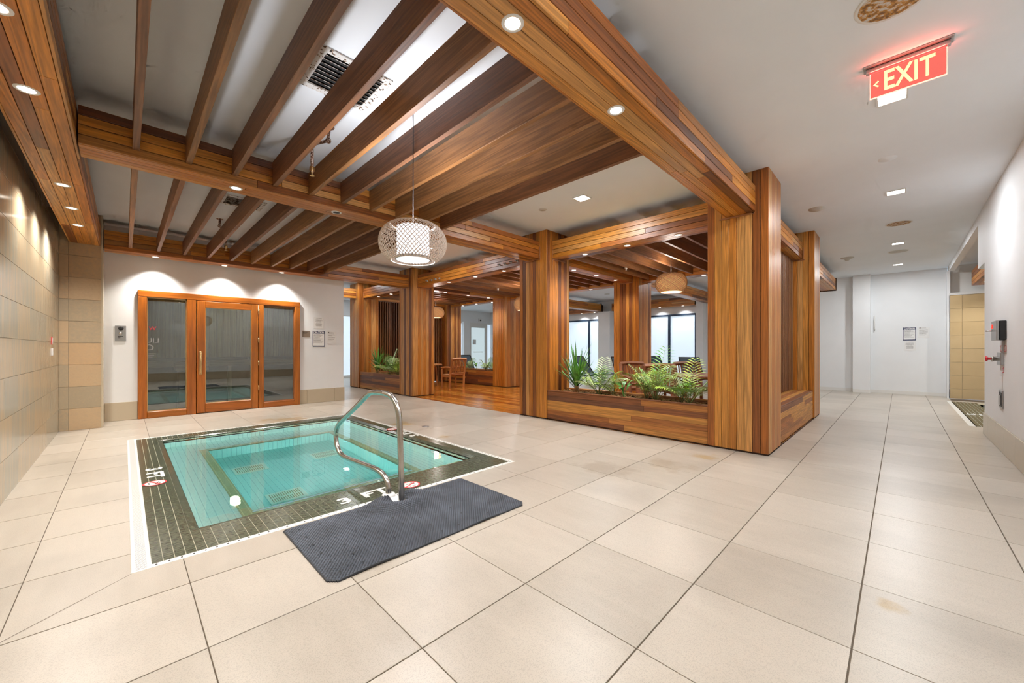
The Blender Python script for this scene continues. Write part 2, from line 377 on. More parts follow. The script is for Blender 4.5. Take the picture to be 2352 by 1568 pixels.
def light(name, ty, loc, energy, col, parent=None, rot=(0, 0, 0), **kw):
    d = bpy.data.lights.new(name, ty); d.energy = energy; d.color = col
    for k, v in kw.items(): setattr(d, k, v)
    o = bpy.data.objects.new(name, d); C.objects.link(o)
    if parent is not None: o.parent = parent; loc = Vector(loc) - Vector(parent.location)
    o.location = loc; o.rotation_euler = rot; return o
WARM = (1, .955, .89); NEUT = (.93, .97, 1.0)

# ------------------------------------------------------------------ layout
CEIL = 3.37; BB, BT = 2.88, 3.19            # beam bottom / top
YR = [1.41, 4.76, 9.30, 12.57]              # column rows
XA, XB = 5.63, 9.06                         # column lines
HW = .335                                   # column half width
PX0, PX1, PY0, PY1 = .026, 3.066, 3.02, 7.47   # pool outer
WX0, WX1, WY0, WY1 = .37, 2.84, 3.50, 7.17     # water
XW = 15.2; YB = 9.60; YF = 17.0; XL = -.70; YRW = -.885

# ================================================================== SETTING
# floor: grout bed with tiles standing on it
fl = thing('floor', 'beige stone tiled pool deck and corridor floor', 'floor', kind='structure')
def subtract(rects, h):
    out = []
    for (a, b_, c, d) in rects:
        x0, x1, y0, y1 = h
        if x1 <= a or x0 >= b_ or y1 <= c or y0 >= d: out.append((a, b_, c, d)); continue
        if x0 > a: out.append((a, x0, c, d))
        if x1 < b_: out.append((x1, b_, c, d))
        m0, m1 = max(a, x0), min(b_, x1)
        if y0 > c: out.append((m0, m1, c, y0))
        if y1 < d: out.append((m0, m1, y1, d))
    return out
P2 = (9.70, 13.95, -3.2, -.80)              # second pool behind the right wall
holes = [(PX0, PX1, PY0, PY1), (5.31, 9.40, 1.08, 12.90), (XL, 3.80, YB, YF), P2]
bed = MB()
for r in subtract(subtract([(XL, XW, YRW, YF)], holes[0]), holes[1]):
    for q in subtract([r], holes[2]): bed.box(q[0], q[1], q[2], q[3], -.06, -.004)
for q in subtract([(9.0, 14.75, -3.6, YRW)], P2): bed.box(q[0], q[1], q[2], q[3], -.06, -.004)
bed.obj('grout_bed', M['grout'], fl)
TX, TY = .632, .635
pieces = []
for i in range(-2, 25):
    for j in range(-6, 27):
        x0 = .248 + TX * i; y0 = .141 + TY * j
        gx, gy = .0022, .0032
        r = [(max(x0 + gx, XL), min(x0 + TX - gx, XW), max(y0 + gy, -3.6), min(y0 + TY - gy, YF))]
        r = [q for q in r if q[1] - q[0] > .01 and q[3] - q[2] > .01]
        if not r: continue
        if r[0][2] < YRW:                     # only the side room reaches behind the right wall
            rr = []
            for q in r:
                if q[0] < 9.0 or q[1] > 14.75:
                    q = (q[0], q[1], max(q[2], YRW), q[3])
                if q[3] - q[2] > .01: rr.append(q)
            r = rr
        for h in holes: r = subtract(r, h)
        r = [q for q in r if q[1] - q[0] > .012 and q[3] - q[2] > .012]
        if r: pieces.append((x0 + TX / 2, y0 + TY / 2, r))
def vis(p):                                   # rough: how large the tile shows from where one stands in the corner
    x, y = p[0], p[1]; dd = (x + y) * .7071; ll = (x - y) * .7071
    if dd < .4: return -1
    k = 1 / dd ** 3
    return k if abs(ll) < dd * 1.45 else k * .02
pieces.sort(key=lambda p: -vis(p))
rest = MB()
for n_, (cx, cy, r) in enumerate(pieces):
    full = len(r) == 1 and abs((r[0][1] - r[0][0]) - (TX - .0044)) < 1e-4 and abs((r[0][3] - r[0][2]) - (TY - .0064)) < 1e-4
    if n_ < 298 and full:
        q = r[0]; board('tile', q[0], q[1], q[2], q[3], -.02, 0, M['tile'], fl, b=.0012)
    elif n_ < 298:
        mb = MB()
        for q in r: mb.box(q[0] - cx, q[1] - cx, q[2] - cy, q[3] - cy, -.02, 0)
        mb.obj('tile', M['tile'], fl, loc=(cx, cy, 0))
    else:
        for q in r: rest.box(*q, -.02, 0)
rest.obj('far_tiles', M['tile'], fl, kind='stuff')
a_, b_ = Vector((-.384, 2.700, 0)), Vector((PX0, PY0 - .003, 0)); d_ = (b_ - a_).normalized(); n_ = Vector((-d_.y, d_.x, 0)) * .0018
MB().add([a_ - n_ + Vector((0, 0, .0006)), b_ - n_ + Vector((0, 0, .0006)), b_ + n_ + Vector((0, 0, .0006)), a_ + n_ + Vector((0, 0, .0006))], [(0, 1, 2, 3)]).obj('diagonal_joint', M['grout'], fl)
# pavilion wood floor
wf = thing('floor_2', 'glossy orange hardwood plank floor of the timber pavilion', 'floor', kind='structure')
MB().box(5.32, 9.39, 1.09, 12.89, -.06, -.008).obj('subfloor', M['core'], wf)
x = 5.325; k = 0
rs = random.Random(3)
while x < 9.35:
    y = 1.10; cuts = [1.10]
    y = 1.10 + rs.uniform(.8, 2.6)
    while y < 12.2: cuts.append(y); y += rs.uniform(2.0, 3.2)
    cuts.append(12.88)
    for a, b_ in zip(cuts, cuts[1:]):
        L_ = b_ - a
        board('plank', x, x + .098, a + .001, b_ - .001, -.02, 0, W['floor', 'y'], wf, b=.001)
    x += .1
# ceiling
MB().box(XL - .1, XW + .2, -3.7, YF + .2, CEIL, CEIL + .1).obj('ceiling', M['ceil'], kind='structure', label='flat white painted ceiling over the whole hall', cat='ceiling')
# left wall (polished stone tiles)
wl = thing('wall_left', 'left wall of large polished grey-brown stone tiles', 'wall', kind='structure')
MB().box(XL - .12, XL - .012, -1.0, 9.0, 0, CEIL).obj('backing', M['wgrout'], wl)
for r_ in range(11):
    z0 = r_ * .336 - .002; z1 = min(z0 + .336, CEIL)
    y = YRW - (.305 if r_ % 2 else 0)
    while y < 8.95:
        a, b_ = max(y, YRW), min(y + .61, 8.95)
        if b_ - a > .03: board('tile', XL - .012, XL, a + .0012, b_ - .0012, z0 + .0015, z1 - .0015, M['wtile'], wl, b=.001)
        y += .61
# stone pier at the corner
sp = thing('wall_pier', 'corner pier of honed brown stone tiles beside the sauna wall', 'wall', kind='structure')
MB().box(XL - .12, -.262, 8.975, YB + .3, 0, CEIL).obj('backing', M['wgrout'], sp)
for r_ in range(11):
    z0 = r_ * .3365 - .005; z1 = min(z0 + .3365, CEIL)
    for a, b_ in ((XL, -.605), (-.603, -.256)):
        board('tile', a + .0012, b_ - .0012, 8.962, 8.975, max(z0, 0) + .0015, z1 - .0015, M['stile'], sp, b=.001)
board('corner_trim', -.262, -.244, 8.955, 9.60, 0, CEIL, M['bbtile'], sp, b=.001)
# sauna wall
wb = MB()
SX0, SX1, SZ = .165, 2.80, 2.30
wb.box(-.26, SX0, YB, YB + .12, 0, CEIL); wb.box(SX1, 3.78, YB, YB + .12, 0, CEIL); wb.box(SX0, SX1, YB, YB + .12, SZ, CEIL)
wb.box(3.66, 3.78, YB + .12, YF, 0, CEIL)
wb.obj('wall_back', M['white'], kind='structure', label='white painted wall around the sauna front', cat='wall')
bbd = thing('baseboard_back', 'beige tile skirting along the foot of the sauna wall', 'baseboard', kind='structure')
for a, b_ in ((-.24, SX0 - .003), (SX1 + .003, 2.95), (2.953, 3.56), (3.563, 3.80)):
    board('tile', a, b_, YB - .015, YB - .001, .002, .32, M['bbtile'], bbd, b=.002)
# right wall, header, side room
wr = MB()
wr.box(XL, 8.95, YRW - .16, YRW, 0, CEIL); wr.box(8.95, 9.62, YRW - .16, YRW, 2.52, CEIL); wr.box(9.62, 14.75, YRW - .10, YRW, 3.22, CEIL)
wr.obj('wall_right', M['white'], kind='structure', label='white painted wall along the right side of the corridor', cat='wall')
MB().box(XL - .12, XL, YRW - .16, YRW + .001, 0, CEIL).obj('wall_corner', M['white'], kind='structure', label='white wall end behind the viewer', cat='wall')
bbr = thing('baseboard_right', 'tall glossy beige tile skirting along the right white wall', 'baseboard', kind='structure')
x = 8.95
while x > XL:
    a = max(x - (.40 if x > 8.9 else .61), XL)
    board('tile', a + .0015, x - .0015, YRW + .001, YRW + .014, .002, .315, M['bbtile'], bbr, b=.002); x = a
board('tile', 8.951, 8.963, YRW - .16, YRW + .014, .002, .315, M['bbtile'], bbr, b=.002)
MB().box(9.0, 14.9, -3.8, -3.6, 0, CEIL).box(8.9, 9.0, -3.8, YRW - .16, 0, CEIL).obj('wall_side_room', M['white'], kind='structure', label='white walls of the side pool room', cat='wall')
wt = thing('wall_beige_tile', 'glossy beige tiled wall at the end of the side pool room', 'wall', kind='structure')
MB().box(14.762, 14.85, -3.6, YRW, 0, 2.60).box(14.74, 14.85, -3.6, YRW, 2.60, 2.66, 1).box(14.95, 15.0, -3.6, YRW, 2.66, CEIL, 1).obj('backing', [M['wgrout'], M['trimw']], wt)
for r_ in range(8):
    z0 = r_ * .336 - .09
    for a, b_ in ((YRW - .22, YRW), (YRW - .83, YRW - .22), (YRW - 1.44, YRW - .83), (YRW - 2.05, YRW - 1.44), (YRW - 2.66, YRW - 2.05)):
        board('tile', 14.75, 14.762, a + .002, b_ - .002, max(z0, 0) + .002, min(z0 + .336, 2.6) - .002, M['beige'], wt, b=.001)
# far corridor wall with shallow pilaster
fw = MB(); fw.box(XW, XW + .15, YRW, .585, 0, CEIL); fw.box(XW - .25, XW + .15, .585, .96, 0, CEIL); fw.box(XW, XW + .15, .96, 5.4, 0, CEIL)
fw.box(XW - .45, XW, YRW - .02, YRW + .03, 0, 3.22)
fw.box(XW, XW + .15, 5.4, YF, 2.60, CEIL); fw.box(XW, XW + .15, 7.7, 9.35, 0, 2.6); fw.box(XW, XW + .15, 11.8, YF, 0, 2.6)
fw.box(XW - .55, XW, 8.75, 9.32, 0, 2.86); fw.box(XW - .35, XW, 5.05, 5.3, 0, CEIL)
fw.obj('wall_far', M['white'], kind='structure', label='white painted wall at the far end of the hall', cat='wall')
MB().box(XW - .012, XW, YRW, .585, 0, .09).box(XW - .262, XW - .25, .585, .96, 0, .09).box(XW - .012, XW, .96, 5.05, 0, .09).obj('baseboard_far', M['trimw'], kind='structure', label='low white skirting along the far wall', cat='baseboard')
# frosted windows in the far wall
for wi, (a, b_, ms) in enumerate(((5.4, 7.7, (6.42,)), (9.35, 11.8, (10.15,)))):
    wn = thing('window_%d' % (wi + 1), ['tall frosted window at the right of the far wall behind the brown chairs', 'tall frosted window at the left of the far wall behind the spiky plant'][wi], 'window', kind='structure')
    MB().box(XW - .02, XW + .05, a, a + .05, 0, 2.6).box(XW - .02, XW + .05, b_ - .05, b_, 0, 2.6).box(XW - .02, XW + .05, a, b_, 2.53, 2.6).box(XW - .02, XW + .05, a, b_, 0, .06).obj('window_frame', M['frame_dark'], wn)
    e = [a + .05, *ms, b_ - .05]
    for q in ms: board('mullion', XW - .03, XW + .05, q - .045, q + .045, .06, 2.53, M['frame_dark'], wn)
    for p, q in zip(e, e[1:]): board('pane', XW + .02, XW + .03, p + .03, q - .03, .06, 2.53, M['frost'], wn)
# bright glazed wall at the back (Y = 17)
wg = MB(); wg.box(3.78, XW, YF, YF + .15, 2.72, CEIL).box(3.78, 6.2, YF, YF + .15, 0, .02).box(13.1, 13.5, YF - .2, YF + .1, 0, 2.75)
wg.obj('wall_back_far', M['white'], kind='structure', label='white wall band above the frosted glass front far behind the pavilion', cat='wall')
sg = thing('window_3', 'long frosted glass front with a glass door far behind the pavilion', 'window', kind='structure')
MB().box(3.78, XW, YF, YF + .06, 2.66, 2.72).box(3.78, XW, YF, YF + .06, 0, .10).obj('window_frame', M['trimw'], sg)
for a, b_ in ((3.8, 6.4), (6.45, 8.6), (8.65, 10.9), (10.95, 13.1), (14.95, 15.2)): board('pane', a, b_, YF + .03, YF + .04, .1, 2.66, M['frost'], sg)
for q in (6.425, 8.625, 10.925): board('mullion', q - .025, q + .025, YF, YF + .06, .1, 2.66, M['trimw'], sg)
dr = thing('door_1', 'white framed frosted glass door far behind the back planter', 'door', kind='structure')
board('pane', 13.75, 14.75, YF + .02, YF + .04, .1, 2.45, M['frost2'], dr)
MB().box(13.55, 13.75, YF - .02, YF + .06, 0, 2.66).box(14.75, 14.95, YF - .02, YF + .06, 0, 2.66).box(13.75, 14.75, YF - .02, YF + .06, 2.45, 2.66).obj('door_frame', M['trimw'], dr)
board('door_bar', 13.9, 14.6, YF - .03, YF - .01, 1.05, 1.10, M['trimw'], dr)
board('notice', 13.85, 14.10, YF - .012, YF - .006, 1.5, 1.78, M['plast'], dr)

# sauna room behind the glass
sr = MB(); sr.box(-.3, 3.66, 11.9, 12.0, 0, 2.45).box(-.3, -.2, YB + .12, 11.9, 0, 2.45).box(3.4, 3.66, YB + .12, 11.9, 0, 2.45).box(-.3, 3.66, YB + .12, 12.0, 2.40, 2.5).box(-.3, 3.66, YB, 11.9, -.05, 0)
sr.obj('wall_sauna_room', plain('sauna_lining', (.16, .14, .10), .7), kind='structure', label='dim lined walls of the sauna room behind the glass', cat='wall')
sb = thing('sauna_bench', 'pale slatted wooden bench along the sauna back wall', 'bench', (1.6, 11.2, 0))
for k in range(26):
    board('wall_board', -.15 + k * .135, -.15 + k * .135 + .128, 11.87, 11.89, 1.05, 2.38, W['pale', 'z'], sb)
for k in range(5): board('seat_slat', -.15, 3.35, 11.0 + k * .17, 11.0 + k * .17 + .15, .93, .97, W['pale', 'x'], sb)
board('front_rail', -.15, 3.35, 10.97, 11.0, .86, .98, W['pale', 'x'], sb)
for q in (.1, 1.7, 3.2): board('leg', q, q + .07, 11.02, 11.09, 0, .93, W['pale', 'z'], sb)
ht = thing('sauna_heater', 'dark box-shaped sauna heater with timber rail behind left glass', 'heater', (1.0, 10.6, 0))
MB().box(-.22, .22, -.18, .18, .02, .78, b=.01).obj('body', M['dark'], ht); MB().box(-.27, .27, -.23, .23, .80, .96, b=.01).obj('rail', W['pale', 'x'], ht)

# ================================================================== SAUNA FRONT
sd = thing('door_2', 'orange-brown timber sauna front with glass door and two sidelights', 'door', (0, 0, 0), kind='structure')
y0, y1 = YB - .055, YB + .09
WD = W['door', 'x']; WZ = W['door', 'z']
board('head_rail', SX0, SX1, y0, y1, 2.185, 2.30, WD, sd, b=.008)
for a, b_ in ((SX0, .285), (.835, .975), (2.0, 2.09), (2.69, SX1)):
    board('jamb', a, b_, y0, y1, 0, 2.185, WZ, sd, b=.008)
for a, b_ in ((.285, .835), (2.09, 2.69)):
    board('bottom_rail', a, b_, y0, y1, 0, .118, WD, sd, b=.008)
    board('pane', a + .002, b_ - .002, YB + .02, YB + .028, .12, 2.18, M['glass'], sd)
    q = MB(); q.box(a, a + .012, YB - .01, YB + .018, .12, 2.185).box(b_ - .012, b_, YB - .01, YB + .018, .12, 2.185).box(a, b_, YB - .01, YB + .018, .118, .13).box(a, b_, YB - .01, YB + .018, 2.17, 2.185)
    q.obj('glazing_bead', M['brass'] if a < 1 else M['ledge'], sd)
lf = thing('sauna_door', 'orange timber sauna door leaf with single glass pane and brass handle', 'door', (.985, YB - .04, 0))
def rel(name, x0, x1, ya, yb, z0, z1, mat, b=.006): return board(name, x0, x1, ya, yb, z0, z1, mat, lf, b=b)
ya, yb = YB - .062, YB - .005
rel('stile', .985, 1.112, ya, yb, .012, 2.175, WZ); rel('stile', 1.868, 1.99, ya, yb, .012, 2.175, WZ)
rel('rail', 1.112, 1.868, ya, yb, 2.055, 2.175, WD); rel('rail', 1.112, 1.868, ya, yb, .012, .195, WD)
rel('pane', 1.112, 1.868, YB - .04, YB - .034, .195, 2.055, M['glass'], b=.001)
q = MB(); X0 = -.985
for bx in ((1.112, 1.124, .195, 2.055), (1.856, 1.868, .195, 2.055), (1.112, 1.868, .195, .207), (1.112, 1.868, 2.043, 2.055)):
    q.box(bx[0] + X0, bx[1] + X0, -.012, .0, bx[2], bx[3])
q.obj('glazing_bead', M['brass'], lf)
hd = MB().tube([(.055, -.025, .78), (.055, -.075, .80), (.055, -.075, 1.16), (.055, -.025, 1.18)], .012, 8).box(.035, .075, -.027, -.02, .76, 1.20, b=.002).obj('handle', M['brass'], lf)
for z in (.38, .9, 1.38, 1.98): MB().tube([(1.012, -.028, z), (1.012, -.028, z + .10)], .010, 8).obj('hinge', M['brass'], lf)
# a sign's reflection, put on the left sidelight as solid mirrored letters
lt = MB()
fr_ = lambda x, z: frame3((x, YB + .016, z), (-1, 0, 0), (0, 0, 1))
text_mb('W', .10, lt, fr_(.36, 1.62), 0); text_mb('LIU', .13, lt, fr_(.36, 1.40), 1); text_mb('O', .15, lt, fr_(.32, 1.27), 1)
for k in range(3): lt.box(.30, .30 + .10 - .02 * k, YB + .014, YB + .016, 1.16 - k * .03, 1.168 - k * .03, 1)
lt.obj('reflected_lettering', [M['red'], M['grey_print']], sd)

# ================================================================== POOL
pl = thing('spa_pool', 'sunken spa pool with olive mosaic deck border and tiled benches', 'pool', (0, 0, 0))
# shell of bench, steps and well
pb = MB()
BXa, BXb, BYa, BYb = .80, 2.38, 4.06, 6.64; DB, DW = -.50, -1.0; DS = -.25; SY = 3.72
pb.box(WX0 - .1, WX0, WY0 - .1, WY1 + .1, -1.1, -.13, 0).box(WX1, WX1 + .1, WY0 - .1, WY1 + .1, -1.1, -.13, 0)
pb.box(WX0, WX1, WY1, WY1 + .1, -1.1, -.13, 0).box(WX0, WX1, WY0 - .1, WY0, -1.1, -.13, 0)
pb.box(WX0, BXa, WY0, WY1, -1.1, DB, 0).box(BXb, WX1, WY0, WY1, -1.1, DB, 0).box(BXa, BXb, BYb, WY1, -1.1, DB, 0).box(BXa, BXb, WY0, BYa, -1.1, DB, 0)
pb.box(WX0, WX1, WY0, SY, DB, DS, 2)
pb.box(BXa - .03, BXb + .03, BYa - .03, BYb + .03, -1.12, DW, 1)
for a in ((BXa, BXa + .002, BYa, BYb), (BXb - .002, BXb, BYa, BYb), (BXa, BXb, BYb - .002, BYb), (BXa, BXb, BYa, BYa + .002)): pb.box(*a, DW, DB - .001, 1)
bw = .085
for a in ((BXa - bw, BXa + .004, BYa - bw, BYb + bw), (BXb - .004, BXb + bw, BYa - bw, BYb + bw), (BXa, BXb, BYb - .004, BYb + bw), (BXa, BXb, BYa - bw, BYa + .004)): pb.box(*a, DB - .05, DB + .003, 2)
pb.box(WX0, WX1, SY - .03, SY + .004, DS - .05, DS + .003, 2)
pb.obj('basin', [M['bench'], M['well'], M['band']], pl)
ns = MB(); ns.box(WX0, WX1, SY - .055, SY - .028, DS, DS + .006).box(BXa, BXb, BYa - .035, BYa - .010, DB + .001, DB + .008); ns.obj('step_nosing', M['nosing'], pl)
for (dx, dy) in ((1.14, 5.88), (2.06, 5.88), (1.25, 4.72)):
    d = MB().box(-.18, .18, -.15, .15, 0, .012, b=.004)
    d.obj('drain_grate', plain('drain_plastic', (.55, .76, .66), .4) if 'drain_plastic' not in bpy.data.materials else bpy.data.materials['drain_plastic'], pl, loc=(dx, dy, DW))
    s_ = MB()
    for i in range(14):
        for j in (-1, 1): s_.box(-.15 + i * .0215, -.15 + i * .0215 + .009, j * .062 - .05, j * .062 + .05, .012, .0135)
    s_.obj('drain_slots', M['band'], pl, loc=(dx, dy, DW), kind='stuff')
for jy in (4.3, 4.9, 5.5, 6.1): MB().lathe([(.0, .012), (.022, .012), (.024, .004), (.042, .0)], 14, mat=Matrix.Rotation(-PI / 2, 4, 'Y')).obj('jet', M['plast'], pl, loc=(WX1 - .002, jy, -.28))
for jx in (.9, 1.6, 2.3): MB().lathe([(.0, .012), (.022, .012), (.024, .004), (.042, .0)], 14, mat=Matrix.Rotation(PI / 2, 4, 'X')).obj('jet', M['plast'], pl, loc=(jx, WY1 - .002, -.28))
wm = MB(); wm.add([(WX0, WY0, -.02), (WX1, WY0, -.02), (WX1, WY1, -.02), (WX0, WY1, -.02)], [(0, 1, 2, 3)])
wm.obj('water_surface', M['water'], pl)
# border bed + rounded lip + mosaic pieces
GW, GN = .045, .045        # grate widths on the near, right and far sides; left uses its own
GL = .085
mb = MB()
def bordz(x, y, lip):      # rounded lip on the near and left edges, square on the others
    return 0
for q in subtract([(PX0, PX1, PY0, PY1)], (WX0 - .06, WX1 + .06, WY0 - .06, WY1 + .06)): mb.box(*q, -.2, -.0035)
for q in subtract([(WX0 - .06, WX1 + .06, WY0 - .06, WY1 + .06)], (WX0, WX1, WY0, WY1)): mb.box(*q, -.2, -.0205)
mb.box(WX0 - .02, WX0, WY0, WY1, -.14, -.0205).box(WX1, WX1 + .02, WY0, WY1, -.14, -.0205).box(WX0, WX1, WY0 - .02, WY0, -.14, -.0205).box(WX0, WX1, WY1, WY1 + .02, -.14, -.0205)
mb.obj('border_bed', M['mgrout'], pl)
mo = MB(); sx, sy = .0565, .0285
ix0, ix1, iy0, iy1 = PX0 + GL, PX1 - GW, PY0 + GN, PY1 - GW
def prof(d):
    return -.016 * (1 - d / .06) ** 2 if d < .06 else 0.0
sx0, sy0 = sx, sy
for (rx0, rx1, ry0, ry1) in ((ix0, WX0, iy0, iy1), (WX1, ix1, iy0, iy1), (WX0, WX1, iy0, WY0), (WX0, WX1, WY1, iy1)):
    nx = max(1, round((rx1 - rx0) / sx0)); ny = max(1, round((ry1 - ry0) / sy0)); sx = (rx1 - rx0) / nx; sy = (ry1 - ry0) / ny
    for i in range(nx):
        for j in range(ny):
            x0 = rx0 + i * sx; y0 = ry0 + j * sy; g2 = .0022
            xs = [(x0 + g2, y0 + g2 * .7), (x0 + sx - g2, y0 + g2 * .7), (x0 + sx - g2, y0 + sy - g2 * .7), (x0 + g2, y0 + sy - g2 * .7)]
            zz = [prof(math.hypot(max(WX0 - X_, X_ - WX1, 0), max(WY0 - Y_, Y_ - WY1, 0))) for X_, Y_ in xs]
            V = [(a[0], a[1], z) for a, z in zip(xs, zz)] + [(a[0], a[1], z - .006) for a, z in zip(xs, zz)]
            mo.add(V, [(0, 1, 2, 3), (0, 4, 5, 1), (1, 5, 6, 2), (2, 6, 7, 3), (3, 7, 4, 0)])
for i in range(int((WX1 - WX0) / .0565)):       # dark band down the inner walls
    a = WX0 + i * .0565 + .003
    for (z0, z1) in ((-.062, -.034), (-.094, -.066), (-.126, -.098)):
        mo.box(a, a + .0505, WY1 - .004, WY1 + .002, z0, z1); mo.box(a, a + .0505, WY0 - .002, WY0 + .004, z0, z1)
for i in range(int((WY1 - WY0) / .0565)):
    a = WY0 + i * .0565 + .003
    for (z0, z1) in ((-.062, -.034), (-.094, -.066), (-.126, -.098)):
        mo.box(WX1 - .004, WX1 + .002, a, a + .0505, z0, z1); mo.box(WX0 - .002, WX0 + .004, a, a + .0505, z0, z1)
mo.obj('mosaic_tiles', M['mosaic'], pl, kind='stuff')
# overflow grates around the border
gr = MB(); hs = MB()
gr.box(PX0, PX0 + GL, PY0, PY1, -.02, .003, b=.0015).box(PX0 + GL, PX1, PY0, PY0 + GN, -.02, .003, b=.0015).box(PX1 - GW, PX1, PY0 + GN, PY1, -.02, .003, b=.0015).box(PX0 + GL, PX1 - GW, PY1 - GW, PY1, -.02, .003, b=.0015)
gr.obj('overflow_grate', M['grate'], pl)
y = PY0 + .02
while y < PY1 - .02: hs.box(PX0 + .018, PX0 + .066, y, y + .0045, .003, .0034, 1); y += .016
x = PX0 + .10
while x < PX1 - .03: hs.box(x, x + .009, PY0 + .016, PY0 + .032, .003, .0034); hs.box(x, x + .009, PY1 - .032, PY1 - .016, .003, .0034); x += .0565
y = PY0 + .07
while y < PY1 - .05: hs.box(PX1 - .032, PX1 - .016, y, y + .009, .003, .0034); y += .0565
hs.obj('grate_slots', [M['black_print'], M['grey_print']], pl, kind='stuff')
# depth markings and no-diving roundels
def marking(x, y, ang):
    R_ = Matrix.Translation((x, y, .0022)) @ Matrix.Rotation(ang, 4, 'Z')
    for ch, dx, nm in (('3', -.15, 'depth_numeral'), ('F', .045, 'depth_letter'), ('T', .165, 'depth_letter')):
        text_mb(ch, .17, None, R_ @ Matrix.Translation((dx, 0, 0)) @ Matrix.Diagonal((1.25, 1.0, 1, 1)), 0, .0012, bold=.006).obj(nm, M['mwhite'], pl)
def roundel(x, y, ang, r=.085):
    R_ = Matrix.Translation((x, y, .0012)) @ Matrix.Rotation(ang, 4, 'Z')
    q = MB(); q.lathe([(0.001, .002), (r, .002), (r, 0)], 28, mi=1, mat=R_, smooth=False); q.lathe([(r * .84, .0032), (r, .0032), (r, 0)], 28, mi=0, mat=R_, smooth=False)
    q.box(-r * .9, r * .9, -.007, .007, .0022, .0034, 0, mat=R_ @ Matrix.Rotation(.5, 4, 'Z'))
    q.box(-.035, .04, .012, .022, .0022, .003, 2, mat=R_ @ Matrix.Rotation(-.35, 4, 'Z')); q.box(.02, .034, .026, .04, .0022, .003, 2, mat=R_); q.box(-.03, .03, -.045, -.038, .0022, .003, 2, mat=R_)
    q.obj('no_diving_roundel', [M['red'], M['mwhite'], M['black_print']], pl)
marking(1.43, 3.22, 0); roundel(1.86, 3.18, 0)
marking(.21, 5.33, -PI / 2); roundel(.20, 4.90, -PI / 2)
marking(2.955, 5.10, PI / 2); roundel(2.945, 5.58, PI / 2)
# added lights just under the water, standing in for refracted room light
for (x, y, lx, ly) in ((WX0 + .05, (WY0 + WY1) / 2, .06, 3.4), (WX1 - .05, (WY0 + WY1) / 2, .06, 3.4), ((WX0 + WX1) / 2, WY0 + .05, 2.2, .06), ((WX0 + WX1) / 2, WY1 - .05, 2.2, .06), (1.1, 5.3, .06, 2.2), (2.1, 5.3, .06, 2.2)):
    light('water_fill_light', 'AREA', (x, y, -.05), 28, (.84, .98, 1.0), pl, shape='RECTANGLE', size=lx, size_y=ly)

# handrail
RX = 1.58
hr = thing('handrail', 'bent stainless steel grab rail at the near edge of the spa pool', 'handrail', (RX, 2.94, 0))
pts = [(2.837, 0), (2.85, .3), (2.868, .60), (2.884, .715), (2.925, .797), (2.995, .848), (3.10, .868), (3.23, .868), (3.364, .858), (3.466, .822), (3.721, .683), (4.067, .505), (4.175, .425), (4.212, .325), (4.175, .225), (4.067, .163), (3.879, .157), (3.536, .172), (3.30, .180), (3.19, .172), (3.112, .145), (3.07, .10), (3.058, .05), (3.056, 0)]
def smooth(P, n=4):
    out = []
    for i in range(len(P) - 1):
        p0, p1, p2, p3 = P[max(i - 1, 0)], P[i], P[i + 1], P[min(i + 2, len(P) - 1)]
        for k in range(n):
            t_ = k / n
            out.append(tuple(.5 * (2 * b_ + (c - a) * t_ + (2 * a - 5 * b_ + 4 * c - d) * t_ ** 2 + (-a + 3 * b_ - 3 * c + d) * t_ ** 3) for a, b_, c, d in zip(p0, p1, p2, p3)))
    out.append(P[-1]); return out
MB().tube([(0, y - 2.94, z) for y, z in smooth(pts)], .0235, 16).obj('rail_tube', M['steel'], hr)
MB().lathe([(.0, .028), (.035, .028), (.052, .022), (.056, .006), (.056, .0)], 24, smooth=True).obj('flange', M['plast'], hr, loc=(0, 3.056 - 2.94, .003))
MB().box(-.05, .05, -.05, .16, 0, .012, b=.004).obj('foot_plate', M['plast'], hr, loc=(0, -.10, .0))

# rubber mat, studded, lifted round the rail foot
mt = thing('rubber_mat', 'dark grey studded rubber mat on the tiles beside the pool edge', 'mat', (1.5, 2.57, 0))
def mz(u, v):
    """u, v: world x, y"""
    z = .009 + .004 * math.sin(u * 5.3 + 1) * math.sin(v * 3.1)
    d = math.hypot((u - RX) / 1.4, v - 2.86); z += .050 * math.exp(-((d - .12) / .07) ** 2) * (1 if v < 2.95 else .6)
    if v < 2.25: z += max(0, .012 * math.sin((u - .8) * 7.5)) * (2.25 - v) / .1 * .6
    return z
U0, U1, V0, V1 = .765, 2.285, 2.125, 2.985; cr = .07
def inside(u, v, m_=0.0):
    for (cu, cv, su, sv) in ((U0 + cr, V0 + cr, -1, -1), (U1 - cr, V0 + cr, 1, -1), (U0 + cr * .4, V1 - cr * .4, -1, 1), (U1 - cr * .4, V1 - cr * .4, 1, 1)):
        rr = cr if sv < 0 else cr * .4
        if (u - cu) * su > 0 and (v - cv) * sv > 0 and math.hypot(u - cu, v - cv) > rr - m_: return False
    return not (abs(u - RX) < .028 and v > 2.86 - .02 and v < 2.86 + .0 + .0) and U0 + m_ <= u <= U1 - m_ and V0 + m_ <= v <= V1 - m_
nu, nv = 152, 86; mm_ = MB(); idx = {}
def vid(i, j):
    if (i, j) not in idx:
        u, v = U0 + (U1 - U0) * i / nu, V0 + (V1 - V0) * j / nv
        idx[i, j] = len(mm_.v); mm_.v.append((u - 1.5, v - 2.57, mz(u, v)))
    return idx[i, j]
edge = {}
